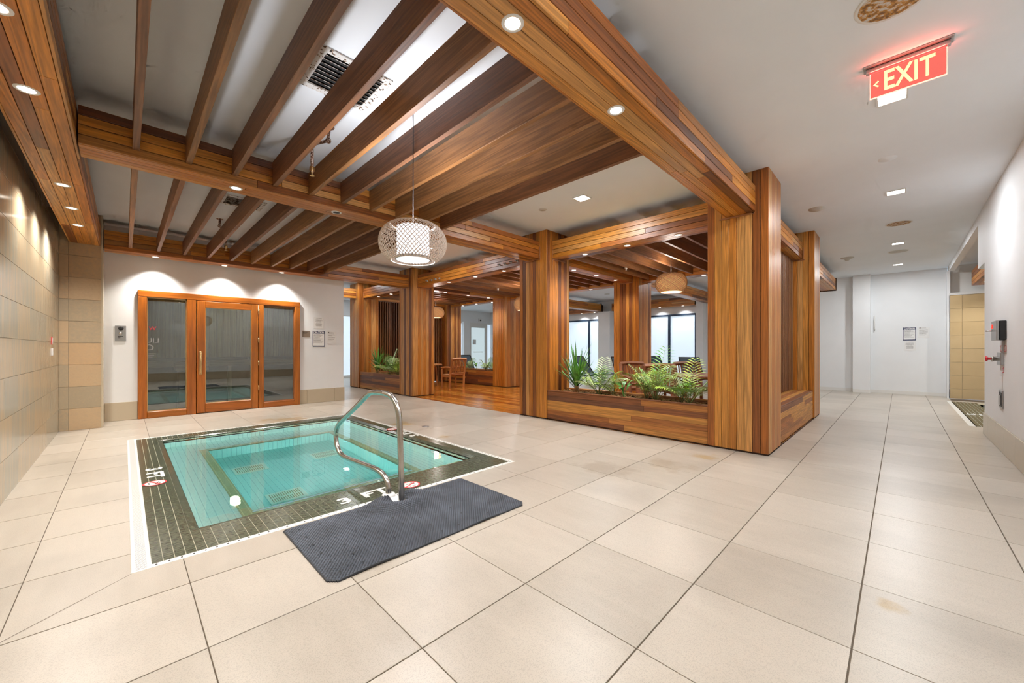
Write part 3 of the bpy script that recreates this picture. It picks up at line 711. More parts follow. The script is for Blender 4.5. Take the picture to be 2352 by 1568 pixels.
for i in range(nu):
    for j in range(nv):
        u, v = U0 + (U1 - U0) * (i + .5) / nu, V0 + (V1 - V0) * (j + .5) / nv
        if not inside(u, v): continue
        if abs(u - RX) < .055 and v > 2.83: continue      # notch for the rail feet
        f = (vid(i, j), vid(i + 1, j), vid(i + 1, j + 1), vid(i, j + 1)); mm_.f.append(f); mm_.mi.append(0); mm_.sm.append(True)
        for a, b_ in zip(f, f[1:] + f[:1]): edge[a, b_] = 1
for (a, b_) in list(edge):
    if (b_, a) not in edge:
        o = len(mm_.v)
        for q in (a, b_): p = mm_.v[q]; mm_.v.append((p[0], p[1], max(p[2] - .009, 0.0)))
        mm_.f.append((b_, a, o, o + 1)); mm_.mi.append(0); mm_.sm.append(False)
mm_.obj('mat_sheet', M['mat'], mt)
st = MB(); hl = MB(); k = 0; v = V0 + .012; row = 0
while v < V1 - .008:
    u = U0 + .012 + (.0105 if row % 2 else 0)
    while u < U1 - .008:
        if inside(u, v, .008) and not (abs(u - RX) < .062 and v > 2.82):
            z = mz(u, v); h = .0065; r_ = .0072
            st.add([(u - r_ - 1.5, v - r_ * .75 - 2.57, z), (u + r_ - 1.5, v - r_ * .75 - 2.57, z), (u + r_ - 1.5, v + r_ * .75 - 2.57, z), (u - r_ - 1.5, v + r_ * .75 - 2.57, z), (u - .003 - 1.5, v - 2.57, z + h), (u + .003 - 1.5, v - 2.57, z + h)],
                   [(0, 1, 5, 4), (1, 2, 5), (2, 3, 4, 5), (3, 0, 4)])
        u += .021
    v += .0135; row += 1
st.obj('studs', M['stud'], mt, kind='stuff')
for i in range(11):
    for j in range(6):
        u, v = U0 + .08 + i * .136, V0 + .07 + j * .142
        if inside(u, v, .02) and not (abs(u - RX) < .08 and v > 2.75): hl.lathe([(.001, 0), (.007, 0)], 8, (u - 1.5, v - 2.57, mz(u, v) + .0072))
hl.obj('drain_holes', M['black_print'], mt, kind='stuff')

# ================================================================== TIMBER STRUCTURE
PL = 'xyz'
rb = random.Random(11)
def column(xi, yi, label):
    cx, cy = (XA, XB)[xi], YR[yi]
    x0, x1, y0, y1 = cx - HW, cx + HW, cy - HW, cy + HW
    c = thing('timber_column', label, 'column', (cx, cy, 0), group='cedar-clad columns of the pavilion')
    MB().box(-HW + .02, HW - .02, -HW + .02, HW - .02, .0, CEIL - .002).box(-HW + .012, HW - .012, -HW + .012, HW - .012, 0, .02).obj('core', M['core'], c)
    n = 8; s = 2 * HW / n; mat = W['cedar', 'z']
    for i in range(n):
        a = -HW + i * s
        e0 = .0 if i else .018; e1 = 0 if i < n - 1 else .018
        board('board', x0, x0 + .018, y0 + i * s + .0026, y0 + (i + 1) * s - .0026, .02, CEIL, mat, c)
        if yi < 3 or True: board('board', x1 - .018, x1, y0 + i * s + .0026, y0 + (i + 1) * s - .0026, .02, CEIL, mat, c)
        board('board', x0 + i * s + (.0185 if i == 0 else .0008), x0 + (i + 1) * s - (.0185 if i == n - 1 else .0008), y0, y0 + .018, .02, CEIL, mat, c)
        board('board', x0 + i * s + (.0185 if i == 0 else .0008), x0 + (i + 1) * s - (.0185 if i == n - 1 else .0008), y1 - .018, y1, .02, CEIL, mat, c)
    return c
col = {}
LBL = {(0, 0): 'large cedar-clad column nearest the corridor, left of the slatted screen', (0, 1): 'cedar-clad column between the fern planter and the opening with the hardwood floor',
       (0, 2): 'cedar-clad column at the left side of the pavilion opening', (0, 3): 'cedar-clad column farthest left beside the white wall edge',
       (1, 0): 'cedar-clad column at the far end of the low corridor bench', (1, 1): 'cedar-clad column behind the front planter, left of the woven pendant',
       (1, 2): 'orange-lit cedar column right of the back planter', (1, 3): 'cedar-clad column behind the teak chair, left of the back planter'}
for k_, l_ in LBL.items(): col[k_] = column(*k_, l_)
def beam(axis, a0, a1, c, label, w_=.32, z0=BB, z1=BT, mat='cedar', seg=2.3, cap=False, nb=4):
    """hollow box beam clad in boards; axis x: runs a0..a1 in x at y centre c"""
    loc = ((a0 + a1) / 2, c, z0) if axis == 'x' else (c, (a0 + a1) / 2, z0)
    b_ = thing('ceiling_beam', label, 'beam', loc, group='cedar-clad ceiling beams')
    h = w_ / 2; L_ = (a1 - a0) / 2; H = z1 - z0
    q = MB()
    if axis == 'x': q.box(-L_, L_, -h + .016, h - .016, .016, H)
    else: q.box(-h + .016, h - .016, -L_, L_, .016, H)
    q.obj('core', M['core'], b_)
    def run(p0, p1, q0, q1):     # p: across (y or x), q: height
        cuts = [a0]; t_ = a0 + rb.uniform(.8, 2.2)
        while t_ < a1 - .7: cuts.append(t_); t_ += rb.uniform(seg * .7, seg * 1.3)
        cuts.append(a1)
        for s0, s1 in zip(cuts, cuts[1:]):
            if axis == 'x': board('board', s0 + .0012, s1 - .0012, p0, p1, q0, q1, W[mat, 'x'], b_)
            else: board('board', p0, p1, s0 + .0012, s1 - .0012, q0, q1, W[mat, 'y'], b_)
    s = H / nb
    for i in range(nb):
        lo = z0 + i * s + (.0 if i else .0); hi = z0 + (i + 1) * s
        run(c - h, c - h + .016, lo + .0026, hi - .0026); run(c + h - .016, c + h, lo + .0026, hi - .0026)
    s = (w_ - .033) / 4
    for i in range(4): run(c - h + .0165 + i * s + .0014, c - h + .0165 + (i + 1) * s - .0014, z0, z0 + .016)
    if cap:
        if axis == 'x': board('end_cap', a1, a1 + .03, c - h - .02, c + h + .02, z0 - .02, z1 + .02, M['core'], b_)
    return b_
D = .002
beam('y', -.80, 8.955, -.435, 'heavy cedar beam beside the stone-tiled left wall, studded with downlights', w_=.33)
beam('x', -.262, XA - HW - D, 1.37, 'broad cedar beam from upper centre to the nearest big column')
beam('x', -.262, XA - HW - D, 4.76, 'cedar beam crossing above the spa pool behind the woven pendant')
beam('x', -.236, XA - HW - D, 9.30, 'cedar beam along the top of the sauna wall')
beam('x', 3.80, XA - HW - D, 12.57, 'short cedar beam stub left of the farthest left column')
for r_, nm in ((0, 'front planter'), (1, 'hardwood floor opening'), (2, 'left planter')):
    beam('y', YR[r_] + HW + D, YR[r_ + 1] - HW - D, XA - .02, 'cedar beam above the ' + nm)
    beam('y', YR[r_] + HW + D, YR[r_ + 1] - HW - D, XB, ['cedar beam behind the right woven pendant', 'cedar beam far behind the hardwood floor opening', 'cedar beam above the back planter'][r_])
for r_ in range(4):
    beam('x', XA + HW + D, XB - HW - D, YR[r_], ['cedar beam over the slatted corridor screen', 'inner cedar beam with downlights right of the planter column', 'inner cedar beam with downlights through the floor opening', 'inner cedar beam above the left slatted screen'][r_])
beam('x', XB + HW + D, 13.9, YR[0], 'weathered cedar beam ending in mid air above the corridor end', cap=True)
beam('x', XB + HW + D, 14.75, YR[1], 'greyish cedar beam right of the woven pendant running to the windows')
beam('x', XB + HW + D, 14.60, YR[2], 'dark worn cedar beam ending at the white pier', cap=True)
beam('y', 5.32, 8.74, 14.95, 'cedar beam over the right frosted window')
beam('y', 9.34, 12.2, 14.95, 'cedar beam over the left frosted window')
beam('x', 9.05, 14.70, -1.42, 'cedar beam with downlights in the side pool room', w_=.34, z0=2.80, z1=3.16)
# notch trims where beams meet column faces
lg = MB()
def notchx(fx, cy, s):     # on a face x = fx, looking along x
    x0, x1 = sorted((fx, fx + s * .012)); lg.box(x0, x1, cy - .19, cy + .19, BB - .022, BB - .004); lg.box(x0, x1, cy - .185, cy - .168, BB - .02, BT - .1)
def notchy(cx, fy, s):
    y0, y1 = sorted((fy, fy + s * .012)); lg.box(cx - .19, cx + .19, y0, y1, BB - .022, BB - .004); lg.box(cx - .185, cx - .168, y0, y1, BB - .02, BT - .1)
for (xi, yi), c in col.items():
    lg = MB(); cx, cy = (XA, XB)[xi], YR[yi]
    notchx(-HW, 0, -1)
    if not (xi == 1 and yi == 3): notchx(HW, 0, 1)
    if yi > 0: notchy(0, -HW, -1)
    if yi < 3: notchy(0, HW, 1)
    lg.obj('ledge_trim', M['ledge'], c)
# rafters
def rafter(axis, a0, a1, c, label, group, z0=2.94, z1=3.185):
    if axis == 'y': V = ((c - .022, c + .022), (a0, a1)); loc = (c, (a0 + a1) / 2, (z0 + z1) / 2); d = (.044, a1 - a0, z1 - z0)
    else: loc = ((a0 + a1) / 2, c, (z0 + z1) / 2); d = (a1 - a0, .044, z1 - z0)
    d = tuple(round(q, 3) for q in d); key = (d, 'raf')
    if key not in _cache:
        V, F = chamfer(*d, .002); _cache[key] = MB().add(V, F).mesh('rafter', W['rafter', axis])
    return link('rafter', _cache[key], None, loc, None, None, label, 'rafter', group)
ORD = ['first', 'second', 'third', 'fourth', 'fifth', 'sixth', 'seventh', 'eighth', 'ninth', 'tenth', 'eleventh', 'twelfth', 'thirteenth']
for k in range(10):
    x = .070 + k * .3455
    rafter('y', 1.534, 4.596, x, '%s timber rafter from the left in the near bay over the pool' % ORD[k], 'rafters over the near half of the pool')
    rafter('y', 4.924, 9.136, x, '%s timber rafter from the left in the bay before the sauna wall' % ORD[k], 'rafters in front of the sauna wall')
for r_, nm in ((0, 'behind the front planter'), (1, 'above the open hardwood floor'), (2, 'behind the left planter')):
    a, b_ = YR[r_] + .16, YR[r_ + 1] - .16; n = int((b_ - a) / .33)
    for k in range(1, n):
        rafter('x', XA + .144, XB - .164, a + (b_ - a) * k / n, '%s dark rafter counting from the corridor %s' % (ORD[k - 1], nm), 'rafters ' + nm, z0=2.91)

# slatted screens
def screen(x0, x1, y, zb, label):
    s = thing('slatted_screen', label, 'screen', ((x0 + x1) / 2, y, 0))
    n = int((x1 - x0) / .083)
    for k in range(n):
        x = x0 + (x1 - x0) * (k + .5) / n
        board('slat', x - .019, x + .019, y - .035, y + .035, zb, 2.87, W['rafter', 'z'], s)
    if y > 5: MB().box(x0 - s.location.x, x1 - s.location.x, .06, .085, zb, 2.87).obj('backing_panel', M['core'], s)
    return s
screen(XA + HW + .01, XB - HW - .01, 1.42, .52, 'slatted timber screen above the low corridor bench')
screen(XA + HW + .01, XB - HW - .01, 12.55, .02, 'dark slatted timber screen behind the left planter')
# low clad bench between the two corridor columns
bn = thing('corridor_bench', 'low cedar-clad ledge bench below the slatted screen facing the corridor', 'bench', (7.35, 1.3, 0))
bx0, bx1 = XA + HW + .002, XB - HW - .002
MB().box(bx0 - 7.35, bx1 - 7.35, 1.115 - 1.3, 1.50 - 1.3, .0, .47).obj('core', M['core'], bn)
for k in range(6):
    c_ = rb.uniform(6.6, 8.0)
    for a, b_ in ((bx0, c_), (c_, bx1)): board('board', a, b_ - .001, 1.097, 1.113, .02 + k * .077, .02 + (k + 1) * .077 - .0012, W['planter', 'x'], bn)
for k in range(5): board('top_board', bx0, bx1, 1.097 + k * .08, 1.097 + (k + 1) * .08 - .001, .485, .503, W['planter', 'x'], bn)

# planters
def planter(x0, x1, y0, y1, label, front, h=.505):
    cx, cy = (x0 + x1) / 2, (y0 + y1) / 2
    p = thing('planter_box', label, 'planter', (cx, cy, 0)); hx, hy = (x1 - x0) / 2, (y1 - y0) / 2
    MB().box(-hx + .017, -hx + .035, -hy, hy, 0, h - .01).box(hx - .035, hx - .017, -hy, hy, 0, h - .01).box(-hx + .02, hx - .02, -hy, hy, 0, h - .10).obj('core', M['core'], p)
    nb = 6; s = (h - .02) / nb
    for k in range(nb):
        for xx in (x0, x1 - .016):
            cuts = [y0] + ([y0 + rb.uniform(.3, .7) * (y1 - y0)] if rb.random() < .7 else []) + [y1]
            for a, b_ in zip(cuts, cuts[1:]): board('board', xx, xx + .016, a + .0006, b_ - .0006, .02 + k * s, .02 + (k + 1) * s - .0012, W['planter', 'y'], p)
    for xx in (x0 - .004, x1 - .052): board('rim', xx, xx + .056, y0, y1, h, h + .018, W['planter', 'y'], p)
    board('liner_rim', x0 + .058, x0 + .072, y0 + .03, y1 - .03, h - .03, h + .006, M['ledge'], p); board('liner_rim', x1 - .072, x1 - .058, y0 + .03, y1 - .03, h - .03, h + .006, M['ledge'], p)
    n1, n2 = 12, 30; g = MB()
    for i in range(n1 + 1):
        for j in range(n2 + 1):
            g.v.append((-hx + .04 + (2 * hx - .08) * i / n1, -hy + 2 * hy * j / n2, h - .045 + rb.uniform(-.012, .018)))
    for i in range(n1):
        for j in range(n2): a = i * (n2 + 1) + j; g.f.append((a, a + n2 + 1, a + n2 + 2, a + 1)); g.mi.append(0); g.sm.append(True)
    g.obj('soil', M['soil'], p, kind='stuff')
    c = MB()
    for _ in range(int(900 * hy)):
        u, v = rb.uniform(-hx + .06, hx - .06), rb.uniform(-hy + .02, hy - .02)
        V, F = chamfer(rb.uniform(.015, .04), rb.uniform(.008, .016), .006, .001)
        c.add(V, F[:6], mat=Matrix.Translation((u, v, h - .02 + rb.uniform(-.01, .014))) @ Matrix.Rotation(rb.uniform(0, PI), 4, 'Z') @ Matrix.Rotation(rb.uniform(-.5, .5), 4, 'X'))
    c.obj('bark_chips', M['chip'], p, kind='stuff')
    return p
planter(5.31, 5.95, YR[0] + HW + .002, YR[1] - HW - .002, 'long cedar-clad planter box in front of the chairs', 0)
planter(5.33, 5.95, YR[2] + HW + .002, YR[3] - HW - .002, 'cedar-clad planter box between the two far left columns', 0)
planter(8.75, 9.37, YR[2] + HW + .002, YR[3] - HW - .002, 'back cedar-clad planter box seen through the floor opening', 0)

# ---- plants
def leaf_strip(mb, pts, wid, nrm=(0, 0, 1), mi=0, fold=.25):
    """narrow leaf: a folded ribbon along pts; wid list"""
    pts = [Vector(p) for p in pts]; V = []; F = []
    for i, p in enumerate(pts):
        d = (pts[min(i + 1, len(pts) - 1)] - pts[max(i - 1, 0)]).normalized()
        s = d.cross(Vector(nrm));  s = s.normalized() if s.length > 1e-4 else Vector((1, 0, 0)); up = s.cross(d).normalized()
        V += [p - s * wid[i], p - up * wid[i] * fold, p + s * wid[i]]
    for i in range(len(pts) - 1):
        a = i * 3; F += [(a, a + 1, a + 4, a + 3), (a + 1, a + 2, a + 5, a + 4)]
    mb.add(V, F, mi, True)
LIM = [0, 0]
def clampv(y, P):
    return [Vector((p[0], min(max(p[1], LIM[0] - y), LIM[1] - y), p[2])) for p in P]
def yucca(x, y, z, label, n=46, h=.78, seed=1):
    r = random.Random(seed); p = thing('spiky_plant', label, 'plant', (x, y, z))
    MB().tube([(0, 0, -.03), (.01, 0, .06), (0, .01, .17)], [.05, .045, .03], 8).obj('stem', M['trunk'], p)
    for k in range(n):
        th = r.uniform(0, 2 * PI); el = r.uniform(.30, 1.0) ** .7; L_ = h * r.uniform(.55, 1.0); z0 = r.uniform(.05, .22)
        ox = math.cos(th); oy = math.sin(th); out = (1 - el) * L_ * .80 + .16 * r.random() + .05
        P = []
        for q in range(6):
            t_ = q / 5; P.append((ox * out * t_ ** 1.15, oy * out * t_ ** 1.15, z0 + L_ * (el * .92 + .12) * t_ - .10 * (1 - el) * t_ * t_ * 1.6))
        P = clampv(y, P); g = MB(); leaf_strip(g, P, [.011, .017, .017, .014, .009, .001], (-oy, ox, .01) if False else (ox * .2, oy * .2, 1), fold=.5)
        g.obj('leaf', M['leafd'] if r.random() < .45 else M['leaf'], p)
    return p
def palm(x, y, z, label, n=11, h=.45, seed=1, tint=None):
    r = random.Random(seed); p = thing('palm_plant', label, 'plant', (x, y, z)); n = max(6, int(n * .72))
    for k in range(n):
        th = 2 * PI * k / n + r.uniform(-.3, .3); L_ = h * r.uniform(.8, 1.15); el = r.uniform(.45, 1.05)
        if k == 0: el = 1.2
        ox, oy = math.cos(th), math.sin(th); P = []
        for q in range(9):
            t_ = q / 8; P.append(Vector((ox * L_ * .80 * (1.35 - el * .75) * t_ ** 1.1, oy * L_ * .80 * (1.35 - el * .75) * t_ ** 1.1, L_ * (.45 + el * .62) * t_ - .42 * L_ * (1.25 - el) * t_ ** 2.6)))
        P = clampv(y, P); g = MB(); g.tube(P, [.005] * 3 + [.0035] * 3 + [.002] * 3, 5, 0)
        mi = r.choice([1, 2, 2, 3, 3])
        m = 12
        for q in range(m):
            t_ = .30 + .69 * q / (m - 1); f = t_ * 8; i = min(int(f), 7); b_ = P[i].lerp(P[i + 1], f - i); d = (P[i + 1] - P[i]).normalized() if (P[i + 1] - P[i]).length > 1e-5 else Vector((0, 0, 1))
            ll = L_ * .36 * (math.sin(PI * (.12 + .80 * q / (m - 1))) ** .7) + .02
            for s in (-1, 1):
                side = d.cross(Vector((-ox, -oy, .35))); side = side.normalized() if side.length > .05 else Vector((-oy, ox, 0))
                e = (side * s * .85 + d * .55).normalized()
                Q = [b_, b_ + e * ll * .35, b_ + e * ll * .7 - Vector((0, 0, ll * .06)), b_ + e * ll - Vector((0, 0, ll * .2))]
                Q = clampv(y, Q); leaf_strip(g, Q, [.003, .0090, .0075, .001], (-ox * .4, -oy * .4, 1), mi, .3)
        g.obj('frond', [M['stem'], M['leaf'], M['leafl'], M['leafp']], p)
    return p
def lily(x, y, z, label, leaves, seed=1):
    p = thing('broadleaf_plant', label, 'plant', (x, y, z)); r = random.Random(seed)
    for (th, L_, rise, wd) in leaves:
        ox, oy = math.cos(th), math.sin(th); P = []
        for q in range(9):
            t_ = q / 8; P.append((ox * L_ * .75 * t_, oy * L_ * .75 * t_, rise * math.sin(PI * min(1, t_ * .70) ** .9) + .03 * t_))
        wl_ = [.004, .004, .006, .022, .045, .055, .045, .024, .002]; g = MB(); leaf_strip(g, P, [a * wd for a in wl_], (0, 0, 1), 0, .18)
        g.obj('leaf', M['leafd'] if r.random() < .6 else M['leaf'], p)
    return p
ZS = .47
LIM[:] = [1.77, 4.40]
yucca(5.63, 4.02, ZS, 'spiky sword-leaved plant at the left end of the front planter', h=.85, seed=3)
palm(5.60, 3.55, ZS, 'feathery parlour palm right of the spiky plant in the front planter', h=.50, n=14, seed=5)
palm(5.78, 3.38, ZS, 'small dark palm tuft behind the feathery palm in the front planter', h=.34, n=8, seed=15)
lily(5.62, 3.10, ZS, 'broad glossy-leaved plant in the middle of the front planter', [(2.0, .42, .42, 1.15), (1.2, .34, .22, 1.2), (-1.0, .24, .26, 1.0), (-.3, .28, .20, .9), (3.3, .26, .17, 1.0), (.5, .22, .24, .8)])
palm(5.62, 2.58, ZS, 'tallest feathery palm with an upright frond in the front planter', h=.60, n=17, seed=8)
palm(5.78, 2.80, ZS, 'pale low palm behind the tallest palm in the front planter', h=.42, n=9, seed=28)
palm(5.60, 2.08, ZS, 'dense feathery palm at the right end of the front planter', h=.52, n=15, seed=12)
palm(5.76, 2.25, ZS, 'short palm half hidden behind the right-end palm', h=.34, n=8, seed=32)
LIM[:] = [9.66, 12.21]
yucca(5.55, 11.45, ZS, 'spiky sword-leaved plant in the far left planter', h=.80, seed=13)
palm(5.58, 10.75, ZS, 'tall pale feathery palm in the far left planter', h=.62, n=14, seed=21)
palm(5.60, 10.25, ZS, 'low dark palm right of the pale palm in the far left planter', h=.50, n=13, seed=23)
palm(5.80, 11.0, ZS, 'small palm behind the spiky plant in the far left planter', h=.36, n=8, seed=24)
palm(8.98, 11.15, ZS, 'green palm behind the teak chair in the back planter', h=.42, n=12, seed=41)
lily(8.98, 10.75, ZS, 'dark broad-leaved plant in the back planter', [(2.0, .30, .30, 1), (1.2, .3, .25, 1), (-1.0, .24, .28, 1), (3.3, .26, .2, 1)])
palm(8.98, 10.25, ZS, 'small palm in the middle of the back planter', h=.38, n=10, seed=43)
palm(8.98, 9.95, ZS, 'bushy palm at the right of the back planter', h=.48, n=13, seed=44)
yucca(9.06, 9.80, ZS, 'dark spiky plant half hidden by the orange-lit column', n=26, h=.85, seed=45)

# ---- furniture
def chair(label, kind, loc, rz, wd=.58, group=None):
    c = thing('garden_chair' if kind == 'teak' else 'slatted_chair', label, 'chair', loc, (0, 0, rz), group)
    mz_, mx_, my_ = W[kind, 'z'], W[kind, 'x'], W[kind, 'y']; h = wd / 2
    for s in (-1, 1):
        x = s * (h - .025)
        MB().tube([(x, -.20, 0), (x, -.215, .25), (x, -.225, .43), (x, -.27, .70), (x, -.33, .93)], .042, 4, smooth=False).obj('leg', mz_, c)
        MB().tube([(x, .22, 0), (x, .225, .30), (x, .225, .62)], .029, 4, smooth=False).obj('leg', mz_, c)
        MB().tube([(x, -.26, .66), (x, -.05, .665), (x, .14, .655), (x, .26, .635)], .032, 4, smooth=False).obj('armrest', my_, c)
        MB().box(x - .014, x + .014, -.22, .22, .35, .42, b=.003).obj('side_rail', my_, c)
    MB().box(-h + .04, h - .04, .20, .23, .36, .42, b=.003).obj('front_rail', mx_, c)
    for k in range(6): MB().box(-h + .02, h - .02, -.20 + k * .077, -.20 + k * .077 + .066, .42, .438, b=.003).obj('seat_slat', mx_, c)
    n = 9
    for k in range(n):
        x = -h + .07 + (wd - .14) * k / (n - 1)
        MB().tube([(x, -.235, .47), (x, -.275, .70), (x, -.325, .90)], .019, 4, smooth=False).obj('back_slat', mz_, c)
    MB().tube([(-h + .02, -.333, .925), (0, -.345, .945), (h - .02, -.333, .925)], .042, 4, smooth=False).obj('top_rail', mx_, c)
    MB().tube([(-h + .03, -.238, .475), (h - .03, -.238, .475)], .028, 4, smooth=False).obj('back_rail', mx_, c)
    return c
def table(label, kind, loc, r=.58):
    t_ = thing('round_table', label, 'table', loc)
    q = MB(); n = 9
    for k in range(n):
        a, b_ = -r + 2 * r * k / n + .003, -r + 2 * r * (k + 1) / n - .003; wa = math.sqrt(max(r * r - a * a, .02)); wb_ = math.sqrt(max(r * r - b_ * b_, .02))
        g = MB(); V = [(a, -wa, .71), (b_, -wb_, .71), (b_, wb_, .71), (a, wa, .71), (a, -wa, .74), (b_, -wb_, .74), (b_, wb_, .74), (a, wa, .74)]
        g.add(V, [(3, 2, 1, 0), (4, 5, 6, 7), (0, 1, 5, 4), (1, 2, 6, 5), (2, 3, 7, 6), (3, 0, 4, 7)]); g.obj('top_slat', W[kind, 'y'], t_)
    MB().box(-r * .7, r * .7, -.03, .03, .65, .71, b=.004).box(-.03, .03, -r * .7, r * .7, .65, .71, b=.004).obj('apron', W[kind, 'x'], t_)
    for sx_ in (-1, 1):
        for sy_ in (-1, 1): MB().tube([(sx_ * .30, sy_ * .30, 0), (sx_ * .26, sy_ * .26, .66)], .03, 4, smooth=False).obj('leg', W[kind, 'z'], t_)
    return t_
chair('golden teak armchair on the hardwood floor, seen from behind', 'teak', (7.58, 10.30, -.008), 0, .60)
table('round golden teak table left of the golden teak armchair', 'teak', (7.25, 11.45, -.008))
table('round brown slatted table behind the right end of the front planter', 'browntk', (8.15, 2.75, -.008), .60)
chair('brown slatted chair standing alone at the left, turned to the table', 'browntk', (7.90, 4.02, -.008), 2.45)
chair('brown slatted chair in the middle, its back towards the planter', 'browntk', (7.62, 3.52, -.008), -PI / 4 - .05, .62)
chair('brown slatted chair behind the round brown table', 'browntk', (8.72, 3.15, -.008), 2.5 - .1, .62)
def lounger(label, loc, rz):
    s = thing('sun_lounger', label, 'sun lounger', loc, (0, 0, rz), 'dark sling loungers by the windows')
    for y in (-.30, .30):
        MB().tube([(-.55, y, .32), (1.0, y, .32)], .018, 6).obj('side_rail', M['black'], s)
        MB().tube([(-.10, y, .33), (-.62, y, .98)], .018, 6).obj('back_rail', M['black'], s)
        for x in (-.45, .85): MB().tube([(x, y, .32), (x, y, 0)], .018, 6).obj('leg', M['black'], s)
    MB().add([(-.10, -.29, .345), (-.10, .29, .345), (-.615, .29, .98), (-.615, -.29, .98), (1.0, -.29, .335), (1.0, .29, .335), (-.10, -.29, .335), (-.10, .29, .335), (-.625, -.29, .97), (-.625, .29, .97), (1.0, -.29, .325), (1.0, .29, .325)],
             [(0, 1, 2, 3), (0, 4, 5, 1), (6, 8, 9, 7), (6, 7, 11, 10), (3, 2, 9, 8), (4, 10, 11, 5)]).obj('sling', M['sling'], s)
    MB().tube([(-.62, -.30, .98), (-.62, .30, .98)], .018, 6).obj('head_rail', M['black'], s)
    return s
lounger('dark sling sun lounger left of the white pier, beside the spiky plant', (12.3, 8.1, 0), -.35)
lounger('dark sling sun lounger half hidden just left of the inner column', (12.35, 6.75, 0), .2)
lounger('dark blue-grey sling lounger right of the inner column', (13.9, 6.25, 0), 0)
lounger('dark blue-grey sling lounger behind the rightmost brown chair', (13.2, 4.75, 0), .08)
lounger('dark sling lounger just beyond the back planter', (10.9, 13.6, 0), .5)

# ================================================================== LAMPS
def downlight(x, y, label, z=BB, on=True, col_=WARM, e=1.0, ang=2.3, grp='recessed beam downlights', size=.085):
    d = thing('downlight', label, 'downlight', (x, y, z), group=grp)
    MB().lathe([(size * .46, -.001), (size * .5, -.004), (size * .62, -.005), (size * .68, -.0005)], 20).obj('trim_ring', M['plast'], d)
    MB().lathe([(.0005, -.002), (size * .46, -.002)], 18, smooth=False).obj('lens', M['lamp'] if on else M['dark'], d)
    if on: light('lamp_light', 'SPOT', (x, y, z - .02), SPOT * e, col_, d, spot_size=ang, spot_blend=.9, shadow_soft_size=.04)
    return d
for k, y in enumerate((1.35, 2.2, 3.04, 3.88, 5.88, 6.78, 7.66)):
    downlight(-.435, y, '%s downlight from the near end in the beam beside the stone wall' % ORD[k], e=(.9, .9, 1.3, 1.5, 2.6, 2.9, 3.4)[k], ang=2.5)
downlight(.45, 1.37, 'downlight in the broad beam just left of the upper frame edge')
downlight(1.375, 1.37, 'starry downlight in the broad beam at the top centre', e=1.0); downlight(2.376, 1.37, 'downlight in the broad beam halfway to the big column', e=1.0)
downlight(.80, 4.76, 'lit downlight in the cross beam above the pool', e=3.8, ang=2.6); downlight(1.79, 4.76, 'unlit dark downlight in the cross beam above the pool', on=False)
for k, x in enumerate((.39, 1.38, 2.375)): downlight(x, 9.34, ['left', 'middle', 'right'][k] + ' downlight in the beam over the sauna front', e=3.4, ang=1.9)
for k, y in enumerate((2.24, 3.04, 3.83)): downlight(5.61, y, ['right', 'middle', 'left'][k] + ' downlight in the beam above the front planter', e=1.7)
for k, y in enumerate((5.85, 6.78, 7.79)): downlight(5.61, y, ['right', 'middle', 'left'][k] + ' downlight in the outer beam over the floor opening')
for k, y in enumerate((10.7, 11.5)): downlight(5.61, y, ['right', 'left'][k] + ' downlight in the beam above the far left planter', e=.9)
for k, x in enumerate((6.57, 7.41, 8.23)):
    downlight(x, 4.76, '%s downlight in the inner beam behind the front planter column' % ['near', 'middle', 'far'][k], e=.9)
    downlight(x, 9.30, '%s downlight in the inner beam at the end of the floor opening' % ['near', 'middle', 'far'][k], e=.9)
downlight(9.06, 3.06, 'downlight in the back beam right of the woven pendant', e=.9)
for k, y in enumerate((6.0, 6.9, 7.8)): downlight(9.06, y, '%s downlight in the back beam behind the floor opening' % ['right', 'middle', 'left'][k], e=.8)
for k, y in enumerate((10.04, 10.9, 11.7)): downlight(9.06, y, '%s downlight in the beam over the back planter' % ['right', 'middle', 'left'][k], e=.8)
for k, y in enumerate((5.8, 6.7)): downlight(14.95, y, '%s downlight over the right frosted window' % ['right', 'left'][k], e=.8, col_=NEUT)
for k, y in enumerate((9.7, 10.4)): downlight(14.95, y, '%s downlight over the left frosted window' % ['right', 'left'][k], e=.8, col_=NEUT)
for k, x in enumerate((10.6, 12.4, 14.0)): downlight(x, -1.42, '%s downlight in the beam of the side pool room' % ['near', 'middle', 'far'][k], z=2.80, e=1.3)
def panel(x, y, label, e=1.0, s=.17):
    p = thing('ceiling_light', label, 'ceiling light', (x, y, CEIL), group='small square ceiling lights')
    h = s / 2
    MB().box(-h - .012, h + .012, -h - .012, -h, -.012, 0).box(-h - .012, h + .012, h, h + .012, -.012, 0).box(-h - .012, -h, -h, h, -.012, 0).box(h, h + .012, -h, h, -.012, 0).obj('frame', M['trimw'], p)
    MB().box(-h, h, -h, h, -.006, -.002).obj('diffuser', M['panelglow'], p)
    light('panel_light', 'AREA', (x, y, CEIL - .014), PANEL * e, NEUT, p, shape='SQUARE', size=s)
panel(1.75, .04, 'added square ceiling light nearest the viewer, above the frame', e=.7); panel(4.56, .045, 'square ceiling light just below the exit sign'); panel(7.36, .035, 'second square light down the corridor')  # the nearest one is unseen, added to even out the light
panel(10.96, .02, 'third square light down the corridor'); panel(13.7, .03, 'farthest square light in the corridor')
panel(4.54, 3.15, 'square ceiling light beyond the rafters over the deck'); panel(5.15, 12.0 + .55, 'square ceiling light past the sauna wall edge') if False else None
panel(5.0, 11.95, 'square ceiling light past the sauna wall edge', e=.3)
panel(4.5, 7.0, 'square ceiling light between the rafters and the floor opening', e=.8)
